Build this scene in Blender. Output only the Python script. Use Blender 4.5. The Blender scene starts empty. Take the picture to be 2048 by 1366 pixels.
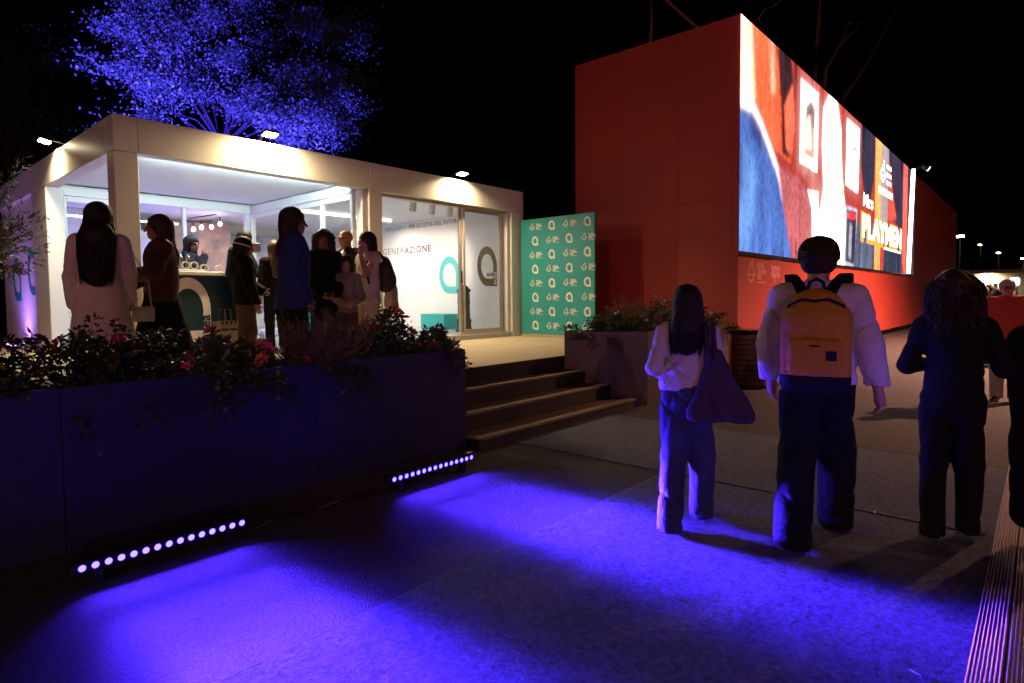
import bpy, math, random
import numpy as np
from mathutils import Matrix, Vector
random.seed(7); np.random.seed(7)
R = math.radians
scene = bpy.context.scene
COL = scene.collection

# ------------------------------------------------------------------ camera
F_PX, CX, CY = 1209.76, 1024.0, 650.87            # photo pixels (2048 x 1366)
YAW, PITCH, ROLL, EYE = R(48.638), R(2.6297), R(.4879), 1.55
_f = np.array([math.sin(YAW)*math.cos(PITCH), math.cos(YAW)*math.cos(PITCH), -math.sin(PITCH)])
_r = np.array([math.cos(YAW), -math.sin(YAW), 0.]); _d = np.cross(_f, _r)
CM = np.array([math.cos(ROLL)*_r+math.sin(ROLL)*_d, -math.sin(ROLL)*_r+math.cos(ROLL)*_d, _f])
CAMP = np.array([0, 0, EYE])
cam = bpy.data.cameras.new('camera'); camo = bpy.data.objects.new('camera', cam); COL.objects.link(camo)
cam.sensor_width = 36; cam.lens = 36*F_PX/2048; cam.shift_y = -(683-CY)/2048; cam.clip_start = .05; cam.clip_end = 600
mw = Matrix.Identity(4)
for i in range(3):
    mw[i][0] = CM[0][i]; mw[i][1] = -CM[1][i]; mw[i][2] = -CM[2][i]; mw[i][3] = CAMP[i]
camo.matrix_world = mw
scene.camera = camo
def ray(px, py): return CM.T @ np.array([(px-CX)/F_PX, (py-CY)/F_PX, 1.])
def atz(px, py, z): v = ray(px, py); return CAMP+(z-EYE)/v[2]*v
def aty(px, py, y): v = ray(px, py); return CAMP+y/v[1]*v
def atx(px, py, x): v = ray(px, py); return CAMP+x/v[0]*v
def atd(px, py, d): return CAMP+d*ray(px, py)

# ------------------------------------------------------------------ night sky, exposure
world = bpy.data.worlds.new('World'); scene.world = world; world.use_nodes = True
wn = world.node_tree; bg = wn.nodes['Background']
sky = wn.nodes.new('ShaderNodeTexSky'); sky.sky_type = 'NISHITA'; sky.sun_disc = False
sky.sun_elevation = R(-4); sky.sun_rotation = R(200)
wn.links.new(sky.outputs['Color'], bg.inputs['Color']); bg.inputs['Strength'].default_value = .004
vs = scene.view_settings; vs.view_transform = 'Standard'; vs.look = 'None'; vs.exposure = 0; vs.gamma = 1; vs.use_curve_mapping = False
scene.cycles.use_denoising = True
scene.cycles.max_bounces = 6; scene.cycles.transparent_max_bounces = 24; scene.cycles.sample_clamp_indirect = 4
scene.cycles.caustics_reflective = False; scene.cycles.caustics_refractive = False

# ------------------------------------------------------------------ materials
def _n(nt, t, **kw):
    n = nt.nodes.new(t)
    for k, v in kw.items(): setattr(n, k, v)
    return n
MATS = {}
def mat(name, col, rough=.7, var=.12, vscale=3., bump=0., bscale=60., metal=0., col2=None, sheen=0., coat=0., stretch=None, detail=6, spec=.5, bdist=.01):
    if name in MATS: return MATS[name]
    m = bpy.data.materials.new(name); m.use_nodes = True; nt = m.node_tree; b = nt.nodes['Principled BSDF']
    b.inputs['Roughness'].default_value = rough; b.inputs['Metallic'].default_value = metal
    b.inputs['Sheen Weight'].default_value = sheen; b.inputs['Coat Weight'].default_value = coat
    b.inputs['Specular IOR Level'].default_value = spec
    tc = _n(nt, 'ShaderNodeTexCoord'); src = tc.outputs['Object']
    if stretch:
        mp = _n(nt, 'ShaderNodeMapping'); mp.inputs['Scale'].default_value = stretch; nt.links.new(src, mp.inputs['Vector']); src = mp.outputs['Vector']
    nz = _n(nt, 'ShaderNodeTexNoise'); nz.inputs['Scale'].default_value = vscale; nz.inputs['Detail'].default_value = detail; nz.inputs['Roughness'].default_value = .62
    nt.links.new(src, nz.inputs['Vector'])
    rp = _n(nt, 'ShaderNodeValToRGB')
    c = np.array(col[:3]); c2 = np.array(col2[:3]) if col2 is not None else None
    lo, hi = (c*(1-var), c*(1+var)) if c2 is None else (c, c2)
    rp.color_ramp.elements[0].position = .3; rp.color_ramp.elements[1].position = .7
    rp.color_ramp.elements[0].color = (*np.clip(lo, 0, 1), 1); rp.color_ramp.elements[1].color = (*np.clip(hi, 0, 1), 1)
    nt.links.new(nz.outputs['Fac'], rp.inputs['Fac']); nt.links.new(rp.outputs['Color'], b.inputs['Base Color'])
    mr = _n(nt, 'ShaderNodeMapRange'); mr.inputs['To Min'].default_value = max(rough-.08, .02); mr.inputs['To Max'].default_value = min(rough+.08, 1)
    nt.links.new(nz.outputs['Fac'], mr.inputs['Value']); nt.links.new(mr.outputs['Result'], b.inputs['Roughness'])
    if bump:
        n2 = _n(nt, 'ShaderNodeTexNoise'); n2.inputs['Scale'].default_value = bscale; n2.inputs['Detail'].default_value = 4
        nt.links.new(src, n2.inputs['Vector'])
        bp = _n(nt, 'ShaderNodeBump'); bp.inputs['Strength'].default_value = bump; bp.inputs['Distance'].default_value = bdist
        nt.links.new(n2.outputs['Fac'], bp.inputs['Height']); nt.links.new(bp.outputs['Normal'], b.inputs['Normal'])
    MATS[name] = m; return m
def wrinkle(m, scale=10., strength=.6, dist=.03):
    nt = m.node_tree; b = nt.nodes['Principled BSDF']; tc = _n(nt, 'ShaderNodeTexCoord'); n = _n(nt, 'ShaderNodeTexNoise'); n.inputs['Scale'].default_value = scale; n.inputs['Detail'].default_value = 3; n.inputs['Distortion'].default_value = 1.6
    nt.links.new(tc.outputs['Object'], n.inputs['Vector']); bp = _n(nt, 'ShaderNodeBump'); bp.inputs['Strength'].default_value = strength; bp.inputs['Distance'].default_value = dist; nt.links.new(n.outputs['Fac'], bp.inputs['Height'])
    if b.inputs['Normal'].is_linked: nt.links.new(b.inputs['Normal'].links[0].from_socket, bp.inputs['Normal'])
    nt.links.new(bp.outputs['Normal'], b.inputs['Normal']); return m
def emit(name, col, s):
    if name in MATS: return MATS[name]
    m = bpy.data.materials.new(name); m.use_nodes = True; nt = m.node_tree; nt.nodes.clear()
    e = _n(nt, 'ShaderNodeEmission'); e.inputs['Color'].default_value = (*col, 1); e.inputs['Strength'].default_value = s
    o = _n(nt, 'ShaderNodeOutputMaterial'); nt.links.new(e.outputs[0], o.inputs['Surface']); MATS[name] = m; return m
def glass(name, tint=(.96, .985, .98), refl=1.0):
    m = bpy.data.materials.new(name); m.use_nodes = True; nt = m.node_tree; nt.nodes.clear()
    t = _n(nt, 'ShaderNodeBsdfTransparent'); t.inputs['Color'].default_value = (*tint, 1)
    g = _n(nt, 'ShaderNodeBsdfGlossy'); g.inputs['Roughness'].default_value = .01
    lw = _n(nt, 'ShaderNodeLayerWeight'); lw.inputs['Blend'].default_value = .5
    pw = _n(nt, 'ShaderNodeMath', operation='POWER'); pw.inputs[1].default_value = 5; nt.links.new(lw.outputs['Facing'], pw.inputs[0])
    fr = _n(nt, 'ShaderNodeMath', operation='MULTIPLY_ADD'); fr.inputs[1].default_value = .7; fr.inputs[2].default_value = .035; nt.links.new(pw.outputs[0], fr.inputs[0])
    mx = _n(nt, 'ShaderNodeMixShader'); o = _n(nt, 'ShaderNodeOutputMaterial')
    nt.links.new(fr.outputs[0], mx.inputs[0]); nt.links.new(t.outputs[0], mx.inputs[1]); nt.links.new(g.outputs[0], mx.inputs[2]); nt.links.new(mx.outputs[0], o.inputs['Surface'])
    return m
def asphalt():
    m = mat('asphalt', (.02, .0175, .016), .9, col2=(.095, .084, .076), vscale=48, detail=10); nt = m.node_tree; b = nt.nodes['Principled BSDF']
    tc = _n(nt, 'ShaderNodeTexCoord'); v = _n(nt, 'ShaderNodeTexVoronoi'); v.inputs['Scale'].default_value = 150
    nt.links.new(tc.outputs['Object'], v.inputs['Vector'])
    n2 = _n(nt, 'ShaderNodeTexNoise'); n2.inputs['Scale'].default_value = 70; n2.inputs['Detail'].default_value = 4; nt.links.new(tc.outputs['Object'], n2.inputs['Vector'])
    ad = _n(nt, 'ShaderNodeMath', operation='ADD'); nt.links.new(v.outputs['Distance'], ad.inputs[0]); nt.links.new(n2.outputs['Fac'], ad.inputs[1])
    bp = _n(nt, 'ShaderNodeBump'); bp.inputs['Strength'].default_value = .8; bp.inputs['Distance'].default_value = .006
    nt.links.new(ad.outputs[0], bp.inputs['Height']); nt.links.new(bp.outputs['Normal'], b.inputs['Normal']); return m
def carpet():
    m = mat('grey_carpet', (.075, .08, .105), .95, col2=(.20, .21, .27), vscale=38, detail=12, spec=.1); nt = m.node_tree; b = nt.nodes['Principled BSDF']
    tc = _n(nt, 'ShaderNodeTexCoord')
    n1 = _n(nt, 'ShaderNodeTexNoise'); n1.inputs['Scale'].default_value = 38; n1.inputs['Detail'].default_value = 10; n1.inputs['Roughness'].default_value = .75
    n2 = _n(nt, 'ShaderNodeTexNoise'); n2.inputs['Scale'].default_value = 6; n2.inputs['Detail'].default_value = 5
    for n in (n1, n2): nt.links.new(tc.outputs['Object'], n.inputs['Vector'])
    ad = _n(nt, 'ShaderNodeMath', operation='MULTIPLY_ADD'); ad.inputs[1].default_value = .5
    nt.links.new(n1.outputs['Fac'], ad.inputs[0]); nt.links.new(n2.outputs['Fac'], ad.inputs[2])
    bp = _n(nt, 'ShaderNodeBump'); bp.inputs['Strength'].default_value = 1.; bp.inputs['Distance'].default_value = .03
    nt.links.new(ad.outputs[0], bp.inputs['Height']); nt.links.new(bp.outputs['Normal'], b.inputs['Normal']); return m
WHITEP = mat('white_panel_paint', (.66, .64, .62), .42, .03, 1.2)
FRAME = mat('white_aluminium', (.72, .73, .73), .35, .04, 4)
GLASS = glass('clear_glass')
TEAL = mat('teal_print', (.03, .34, .33), .5, .05, 2)
NAVYT = mat('petrol_blue_laminate', (.006, .035, .06), .4, .06, 2)
WPRINT = mat('white_print', (.8, .8, .78), .6, .02, 2)
GREYPR = mat('brown_grey_print', (.1, .09, .085), .6, .03, 2)
TEALPR = mat('pale_teal_print', (.08, .42, .44), .6, .03, 2)
REDW = mat('red_wall_paint', (.45, .05, .034), .62, .12, .5, bump=.08, bscale=9)
BLACKP = mat('black_metal', (.012, .012, .013), .4, .1, 6)
PLANTERM = mat('dark_planter_paint', (.026, .027, .06), .42, .06, 1.5)
PLANTER2 = mat('brown_planter_paint', (.11, .085, .065), .4, .06, 1.5)
WOODPL = mat('plywood_deck', (.5, .4, .26), .7, col2=(.6, .48, .32), vscale=2.5, stretch=(1, 9, 1), bump=.12, bscale=18)
DARKW = mat('dark_stained_timber', (.035, .026, .021), .65, .2, 4, stretch=(1, 8, 8), bump=.15, bscale=12)
SOIL = mat('potting_soil', (.02, .015, .011), .95, .3, 12, bump=.6, bscale=40)
SKIN = mat('skin', (.5, .29, .2), .5, .06, 14)
SKIN2 = mat('skin_tanned', (.36, .19, .12), .5, .06, 14)
EYE_M = mat('eye_dark', (.02, .015, .012), .25, .1, 5)
LIP = mat('lips', (.33, .1, .08), .45, .06, 9)

def fabric0(name, col): return mat(name, col, .9, .1, 30, bump=.2, bscale=150)
# ------------------------------------------------------------------ mesh helpers
class MB:
    def __init__(s): s.v = []; s.f = []; s.m = []
    def add(s, vs_, fs, mi=0):
        o = len(s.v); s.v.extend([tuple(map(float, p)) for p in vs_]); s.f.extend([tuple(i+o for i in f) for f in fs]); s.m.extend([mi]*len(fs)); return s
    def box(s, x0, x1, y0, y1, z0, z1, mi=0):
        return s.add([(x, y, z) for z in (z0, z1) for y in (y0, y1) for x in (x0, x1)], [(0, 2, 3, 1), (4, 5, 7, 6), (0, 1, 5, 4), (2, 6, 7, 3), (0, 4, 6, 2), (1, 3, 7, 5)], mi)
    def bbox(s, x0, x1, y0, y1, z0, z1, b=.006, mi=0):
        # box with chamfered edges
        b = min(b, (x1-x0)*.45, (y1-y0)*.45, (z1-z0)*.45)
        X = (x0, x0+b, x1-b, x1); Y = (y0, y0+b, y1-b, y1); Z = (z0, z0+b, z1-b, z1)
        vs_ = []
        for cx, (xo, xi) in enumerate(((0, 1), (3, 2))):
            for cy, (yo, yi) in enumerate(((0, 1), (3, 2))):
                for cz, (zo, zi) in enumerate(((0, 1), (3, 2))):
                    vs_ += [(X[xo], Y[yi], Z[zi]), (X[xi], Y[yo], Z[zi]), (X[xi], Y[yi], Z[zo])]
        g = lambda a, b_, c, k: ((a*2+b_)*2+c)*3+k
        fs = [(g(0,0,0,0),g(0,0,1,0),g(0,1,1,0),g(0,1,0,0)),(g(1,0,0,0),g(1,1,0,0),g(1,1,1,0),g(1,0,1,0)),
              (g(0,0,0,1),g(1,0,0,1),g(1,0,1,1),g(0,0,1,1)),(g(0,1,0,1),g(0,1,1,1),g(1,1,1,1),g(1,1,0,1)),
              (g(0,0,0,2),g(0,1,0,2),g(1,1,0,2),g(1,0,0,2)),(g(0,0,1,2),g(1,0,1,2),g(1,1,1,2),g(0,1,1,2))]
        for a in (0, 1):
            for c in (0, 1):
                fs += [(g(a,0,c,0),g(a,0,c,1),g(a,0,c,2)),(g(a,1,c,0),g(a,1,c,1),g(a,1,c,2))]
                fs += [(g(a,0,c,0),g(a,1,c,0),g(a,1,c,2),g(a,0,c,2)),(g(0,a,c,1),g(1,a,c,1),g(1,a,c,2),g(0,a,c,2)),(g(a,c,0,0),g(a,c,1,0),g(a,c,1,1),g(a,c,0,1))]
        return s.add(vs_, fs, mi)
    def tube(s, pts, rad, n=8, mi=0, cap=True):
        pts = [np.array(p, float) for p in pts]; rad = rad if hasattr(rad, '__len__') else [rad]*len(pts)
        vs_ = []; up = np.array([0, 0, 1.])
        for i, p in enumerate(pts):
            t = pts[min(i+1, len(pts)-1)]-pts[max(i-1, 0)]; t = t/(np.linalg.norm(t)+1e-9)
            a = np.cross(t, up if abs(t[2]) < .95 else np.array([1., 0, 0])); a /= np.linalg.norm(a); b = np.cross(t, a)
            for k in range(n):
                an = 2*math.pi*k/n; vs_.append(p+rad[i]*(math.cos(an)*a+math.sin(an)*b))
        fs = [(i*n+k, i*n+(k+1) % n, (i+1)*n+(k+1) % n, (i+1)*n+k) for i in range(len(pts)-1) for k in range(n)]
        if cap: fs += [tuple(range(n))[::-1], tuple((len(pts)-1)*n+k for k in range(n))]
        return s.add(vs_, fs, mi)
    def lathe(s, prof, c=(0, 0, 0), n=24, mi=0):
        vs_ = [(c[0]+r*math.cos(2*math.pi*k/n), c[1]+r*math.sin(2*math.pi*k/n), c[2]+z) for r, z in prof for k in range(n)]
        fs = [(i*n+k, i*n+(k+1) % n, (i+1)*n+(k+1) % n, (i+1)*n+k) for i in range(len(prof)-1) for k in range(n)]
        fs += [tuple(range(n))[::-1], tuple((len(prof)-1)*n+k for k in range(n))]
        return s.add(vs_, fs, mi)
    def prism(s, poly, z0, z1, mi=0):
        n = len(poly); vs_ = [(*p, z0) for p in poly]+[(*p, z1) for p in poly]
        return s.add(vs_, [tuple(range(n))[::-1], tuple(range(n, 2*n))]+[(k, (k+1) % n, n+(k+1) % n, n+k) for k in range(n)], mi)
    def flat(s, polys, O, U, V, N, th=.003, mi=0):
        # polygons (u,v) laid on a plane with thickness along N
        O, U, V, N = (np.array(a, float) for a in (O, U, V, N))
        for poly in polys:
            n = len(poly); a = [O+U*p[0]+V*p[1] for p in poly]; b = [p+N*th for p in a]
            s.add(a+b, [tuple(range(n, 2*n))]+[(k, (k+1) % n, n+(k+1) % n, n+k) for k in range(n)], mi)
        return s
def arr_mesh(name, V, Fq, mats, mi=None, smooth=False):
    V = np.asarray(V, np.float32); me = bpy.data.meshes.new(name)
    if isinstance(Fq, np.ndarray):
        nf, k = Fq.shape; me.vertices.add(len(V)); me.vertices.foreach_set('co', V.ravel()); me.loops.add(nf*k); me.polygons.add(nf)
        me.loops.foreach_set('vertex_index', Fq.astype(np.int32).ravel()); me.polygons.foreach_set('loop_start', np.arange(0, nf*k, k, dtype=np.int32))
        me.polygons.foreach_set('loop_total', np.full(nf, k, np.int32))
    else: me.from_pydata(V.tolist(), [], Fq)
    for m in (mats if isinstance(mats, (list, tuple)) else [mats]): me.materials.append(m)
    if mi is not None: me.polygons.foreach_set('material_index', np.asarray(mi, np.int32))
    if smooth: me.polygons.foreach_set('use_smooth', np.ones(len(me.polygons), bool))
    me.update(calc_edges=True); me.validate(); return me
def link(name, me, parent=None, loc=(0, 0, 0), rz=0.):
    o = bpy.data.objects.new(name, me); COL.objects.link(o); o.parent = parent; o.location = loc; o.rotation_euler = (0, 0, rz); return o
def new(name, mb, m, parent=None, world=True, smooth=False):
    V = np.array(mb.v, float).reshape(-1, 3)
    if parent is not None and world:
        off = np.array(parent.location); q = parent.parent
        while q is not None: off = off+np.array(q.location); q = q.parent
        V = V-off
    return link(name, arr_mesh(name, V, mb.f, m, mb.m, smooth), parent)
def tag(o, label=None, cat=None, group=None, kind=None):
    for k, v in (('label', label), ('category', cat), ('group', group), ('kind', kind)):
        if v: o[k] = v
    return o
def empty(name, loc, rz=0.): return link(name, None, None, loc, rz)
def box(x0, x1, y0, y1, z0, z1, b=.006): return MB().bbox(x0, x1, y0, y1, z0, z1, b)
def lamp(name, kind, loc, aim, col, power, parent=None, size=.1, sizey=None, spread=None, spot=None, blend=.5):
    l = bpy.data.lights.new(name, kind); l.color = col; l.energy = power
    if kind == 'AREA':
        l.shape = 'RECTANGLE'; l.size = size; l.size_y = sizey or size
        if spread: l.spread = spread
    else:
        l.shadow_soft_size = size
        if kind == 'SPOT': l.spot_size = spot; l.spot_blend = blend
    o = bpy.data.objects.new(name, l); COL.objects.link(o)
    d = Vector(aim)-Vector(loc); q = d.to_track_quat('-Z', 'Y'); o.rotation_euler = q.to_euler()
    o.location = Vector(loc)-(Vector(parent.location) if parent else Vector((0, 0, 0))); o.parent = parent; return o
_tx = {}
def text_polys(s, size=1., bold=0., align='LEFT', space=1.):
    key = (s, size, bold, align, space)
    if key in _tx: return _tx[key]
    cu = bpy.data.curves.new('t', 'FONT'); cu.body = s; cu.size = size; cu.offset = bold; cu.align_x = align; cu.space_character = space; cu.resolution_u = 3
    o = bpy.data.objects.new('t', cu); COL.objects.link(o); dg = bpy.context.evaluated_depsgraph_get(); me = bpy.data.meshes.new_from_object(o.evaluated_get(dg))
    V = [tuple(v.co[:2]) for v in me.vertices]; ps = [[V[i] for i in p.vertices] for p in me.polygons]
    bpy.data.objects.remove(o); bpy.data.curves.remove(cu); bpy.data.meshes.remove(me); _tx[key] = ps; return ps
def flat_text(s, O, U, V, N, size, bold=0., align='LEFT', space=1., th=.003):
    return MB().flat(text_polys(s, size, bold, align, space), O, U, V, N, th)
def drop_ring(r=1., ri=.6, n=28):
    # ring with a squared lower right corner, as quads
    def out(rr, c): return [(rr*math.cos(a), rr*math.sin(a)) for a in np.linspace(0, 1.5*math.pi, n)]+[(c, -c)]
    a, b = out(r, r), out(ri, ri*.99); m = len(a)
    return [[a[k], a[(k+1) % m], b[(k+1) % m], b[k]] for k in range(m)]

# ------------------------------------------------------------------ signed-distance bodies -> smooth meshes
def rotm(yaw=0, pitch=0, roll=0):
    return np.array(Matrix.Rotation(yaw, 3, 'Z') @ Matrix.Rotation(pitch, 3, 'X') @ Matrix.Rotation(roll, 3, 'Y'))
def cap(p0, p1, r0, r1=None, k=.03, sq=None): return ('cap', np.array(p0, float), np.array(p1, float), r0, r0 if r1 is None else r1, k, sq)
def ell(c, r, rot=None, k=.03): return ('ell', np.array(c, float), np.array(r, float), rot, k)
def rbox(c, h, rd, rot=None, k=.02): return ('box', np.array(c, float), np.array(h, float), rd, rot, k)
def sub(p): return ('sub', p)
def cut(p, n): return ('cut', np.array(p, float), np.array(n, float)/np.linalg.norm(n))
def _bounds(p):
    if p[0] == 'cap':
        r = max(p[3], p[4])*(max(p[6]) if p[6] is not None else 1); return np.minimum(p[1], p[2])-r, np.maximum(p[1], p[2])+r
    if p[0] == 'ell': r = max(p[2]) if p[3] is not None else p[2]; return p[1]-r, p[1]+r
    r = np.linalg.norm(p[2])+p[3] if p[4] is not None else p[2]+p[3]; return p[1]-r, p[1]+r
def _dist(p, P):
    if p[0] == 'cap':
        a, b = p[1], p[2]
        if p[6] is not None: s_ = np.array(p[6]); P = P/s_; a = a/s_; b = b/s_
        d = b-a; t = np.clip(((P-a)@d)/(d@d+1e-12), 0, 1); return np.linalg.norm(P-a-t[..., None]*d, axis=-1)-(p[3]+(p[4]-p[3])*t)
    Q = P-p[1]; rot = p[3] if p[0] == 'ell' else p[4]
    if rot is not None: Q = Q@rot
    if p[0] == 'ell':
        k0 = np.linalg.norm(Q/p[2], axis=-1); k1 = np.linalg.norm(Q/p[2]**2, axis=-1)+1e-9; return k0*(k0-1)/k1
    q = np.abs(Q)-p[2]; return np.linalg.norm(np.maximum(q, 0), axis=-1)+np.minimum(q.max(-1), 0)-p[3]
def sdf_mesh(prims, vox, disp=None):
    lo = np.min([_bounds(p)[0] for p in prims if p[0] not in ('sub', 'cut')], 0)-3*vox-.012
    hi = np.max([_bounds(p)[1] for p in prims if p[0] not in ('sub', 'cut')], 0)+3*vox+.012
    n = np.ceil((hi-lo)/vox).astype(int)+1
    ax = [lo[i]+vox*np.arange(n[i]) for i in range(3)]
    F = np.full(n, .2, np.float64)
    for p in prims:
        if p[0] == 'cut':
            G = (ax[0][:, None, None]-p[1][0])*p[2][0]+(ax[1][None, :, None]-p[1][1])*p[2][1]+(ax[2][None, None, :]-p[1][2])*p[2][2]
            F = np.maximum(F, G); continue
        q = p[1] if p[0] == 'sub' else p
        b0, b1 = _bounds(q); mg = .06
        i0 = np.maximum(((b0-mg-lo)/vox).astype(int), 0); i1 = np.minimum(((b1+mg-lo)/vox).astype(int)+2, n)
        if (i1 <= i0).any(): continue
        P = np.stack(np.meshgrid(*[ax[i][i0[i]:i1[i]] for i in range(3)], indexing='ij'), -1)
        d = _dist(q, P); S = (slice(i0[0], i1[0]), slice(i0[1], i1[1]), slice(i0[2], i1[2])); A = F[S]
        k = q[5] if q[0] == 'cap' else q[-1]
        if p[0] == 'sub': d = -d; h = np.clip(.5-.5*(A-d)/k, 0, 1); F[S] = A*(1-h)+d*h+k*h*(1-h)
        else: h = np.clip(.5+.5*(A-d)/k, 0, 1); F[S] = A*(1-h)+d*h-k*h*(1-h)
    if disp is not None: F = F+disp(ax[0][:, None, None], ax[1][None, :, None], ax[2][None, None, :])
    F[0] = F[-1] = .1; F[:, 0] = F[:, -1] = .1; F[:, :, 0] = F[:, :, -1] = .1
    ins = F < 0; nc = n-1
    acc = np.zeros((*nc, 3)); cnt = np.zeros(nc, np.int32)
    for axis in range(3):
        sl = [slice(None)]*3; sh = [slice(None)]*3; sl[axis] = slice(0, -1); sh[axis] = slice(1, None)
        a, b = F[tuple(sl)], F[tuple(sh)]; cr = (a < 0) != (b < 0)
        idx = np.argwhere(cr); t = a[cr]/(a[cr]-b[cr]); pt = idx.astype(float); pt[:, axis] += t
        o1, o2 = [i for i in range(3) if i != axis]
        for d1 in (0, 1):
            for d2 in (0, 1):
                c = idx.copy(); c[:, o1] -= d1; c[:, o2] -= d2
                ok = (c >= 0).all(1) & (c < nc).all(1); cc = c[ok]
                np.add.at(acc, (cc[:, 0], cc[:, 1], cc[:, 2]), pt[ok]); np.add.at(cnt, (cc[:, 0], cc[:, 1], cc[:, 2]), 1)
    act = cnt > 0; vid = np.full(nc, -1, np.int64); vid[act] = np.arange(act.sum())
    V = lo+vox*(acc[act]/cnt[act][:, None])
    faces = []
    for axis in range(3):
        sl = [slice(None)]*3; sh = [slice(None)]*3; sl[axis] = slice(0, -1); sh[axis] = slice(1, None)
        a, b = ins[tuple(sl)], ins[tuple(sh)]
        o1, o2 = (axis+1) % 3, (axis+2) % 3
        for flip in (False, True):
            idx = np.argwhere((a & ~b) if not flip else (~a & b))
            if not len(idx): continue
            q = []
            for d1, d2 in ((0, 0), (1, 0), (1, 1), (0, 1)):
                c = idx.copy(); c[:, o1] -= d1; c[:, o2] -= d2; c = np.clip(c, 0, nc-1); q.append(vid[c[:, 0], c[:, 1], c[:, 2]])
            q = np.stack(q, 1)
            # order d: (0,0),(1,0),(1,1),(0,1) runs clockwise seen along +axis
            faces.append(q if not flip else q[:, ::-1])
    Fq = np.concatenate(faces); Fq = Fq[(Fq >= 0).all(1)]
    return V, Fq
def body_obj(name, prims, vox, mats, parent=None, loc=(0, 0, 0), rz=0., disp=None, pick=None):
    V, Fq = sdf_mesh(prims, vox, disp); mi = None
    if pick is not None: mi = pick(V[Fq].mean(1))
    return link(name, arr_mesh(name, V, Fq, mats, mi, True), parent, loc, rz)
def folds(amp=.006, f=9., seed=0, dirn=(1, .4, 1.3)):
    rs = np.random.RandomState(seed); ph = rs.rand(6)*6.28; d = np.array(dirn)
    def g(x, y, z):
        w = .8*np.sin(4.1*x+3*z+ph[0])+.8*np.sin(5*y-2.6*z+ph[1])
        r1 = 1-np.abs(np.sin(f*(d[0]*x+d[1]*y+d[2]*z)*.55+2.6*w+ph[2])); r2 = 1-np.abs(np.sin(f*(-.5*d[0]*x+d[1]*y+.9*d[2]*z)*.8-2.4*w+ph[3]))
        m1_ = np.clip(.35+.8*np.sin(6*z+4*x+w+ph[4]), 0, 1); m2_ = np.clip(.1+.8*np.sin(7*z-5*x-w+ph[5]), 0, 1)
        return amp*(1.2*r1**3*m1_+.9*r2**3*m2_+.3*np.sin(f*.5*(d[0]*x-d[1]*y+z)+w)-.25)
    return g

# ================================================================== SETTING
ASPH, CARP = asphalt(), carpet()
tag(new('ground', MB().add([(-120, -90, 0), (260, -90, 0), (260, 160, 0), (-120, 160, 0)], [(0, 1, 2, 3)]), ASPH), 'dark coarse asphalt ground', kind='structure')
cb = MB().box(-4, 4.815, .15, 2.465, .001, .011)
tag(new('carpet_runner', cb, CARP), 'grey carpet runner along the avenue beside the ribbed boards', kind='structure')
cr_ = bpy.data.objects['carpet_runner']; new('edge_binding', MB().box(-4, 4.815, 2.4655, 2.478, .0015, .0112), fabric0('pale_binding', (.15, .15, .18)), cr_)
tag(new('carpet_crossing', MB().box(4.83, 6.78, .15, 4.27, .001, .010), CARP), 'grey carpet strip leading to the foot of the steps', kind='structure')
# cable strip along the seam with small steel studs
cs = empty('seam_strip', (4.83, 1.2, 0)); tag(cs, 'thin black joining strip with steel studs across the carpet', 'strip')
new('strip', MB().tube([(4.823+.004*math.sin(y*9), y, .014) for y in np.linspace(.25, 2.45, 30)], .006, 6), BLACKP, cs)
STEEL = mat('brushed_steel', (.6, .6, .6), .25, .05, 8, metal=1.)
for y in np.linspace(.35, 2.4, 9): new('stud', MB().lathe([(.011, .0), (.011, .006), (.006, .009)], (4.823, y, .013), 10), STEEL, cs)
# twigs and leaf bits on the carpet
TWIG = mat('dry_twig', (.3, .24, .18), .8, .2, 20)
for (px, py, ln, an) in ((1287, 1141, .05, 2.3), (1355, 1197, .11, 2.5), (1508, 1297, .05, 2.6), (1735, 1328, .06, 2.4), (1830, 1345, .05, 2.0), (1938, 1258, .04, 2.9)):
    an -= .85; p = atz(px, py, .014); d = np.array([math.cos(an), math.sin(an), 0])*ln
    tw = new('twig', MB().tube([p-d*.5, p+np.array([.004, .006, .001]), p+d*.5], [.002, .0024, .0015], 5), TWIG)
    tag(tw, 'small dry twig lying on the blue-lit carpet', 'twig', 'twigs dropped on the carpet')

# ribbed decking boards at the avenue's edge
DECKB = mat('ribbed_composite_board', (.38, .26, .19), .55, .12, 5, stretch=(1, 12, 1))
def ribbed(y0, y1, z, x0, x1, n=8, rise=0.):
    mb = MB(); w = (y1-y0)/n; prof = []
    for k in range(n):
        a = y0+k*w; prof += [(a+w*.08, z-.008), (a+w*.36, z-.001), (a+w*.5, z), (a+w*.64, z-.001), (a+w*.92, z-.008)]
    prof = [(y0, z-.03), (y0, z-.008)]+prof+[(y1, z-.008), (y1, z-.017)]
    prof = [(p[0], p[1]+rise*(y1-p[0])/(y1-y0)) for p in prof]
    m = len(prof); mb.add([(x0, *p) for p in prof]+[(x1, *p) for p in prof], [(k, m+k, m+k+1, k+1) for k in range(m-1)]+[tuple(range(m)), tuple(range(m, 2*m))[::-1]]); return mb
dk = empty('edge_decking', (6, -.4, 0)); tag(dk, 'strip of ribbed brown decking boards along the carpet edge', 'decking')
yy = .205
for k in range(9):
    z = .018 if k == 0 else .05
    for (xa, xb) in ((-1.2, 2.395), (2.4, 5.995), (6.0, 9.6)): new('board', ribbed(yy-.116, yy, z+.0004*random.random(), xa, xb, 8, .034 if k == 0 else 0.), DECKB, dk)
    yy -= .122

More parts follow.
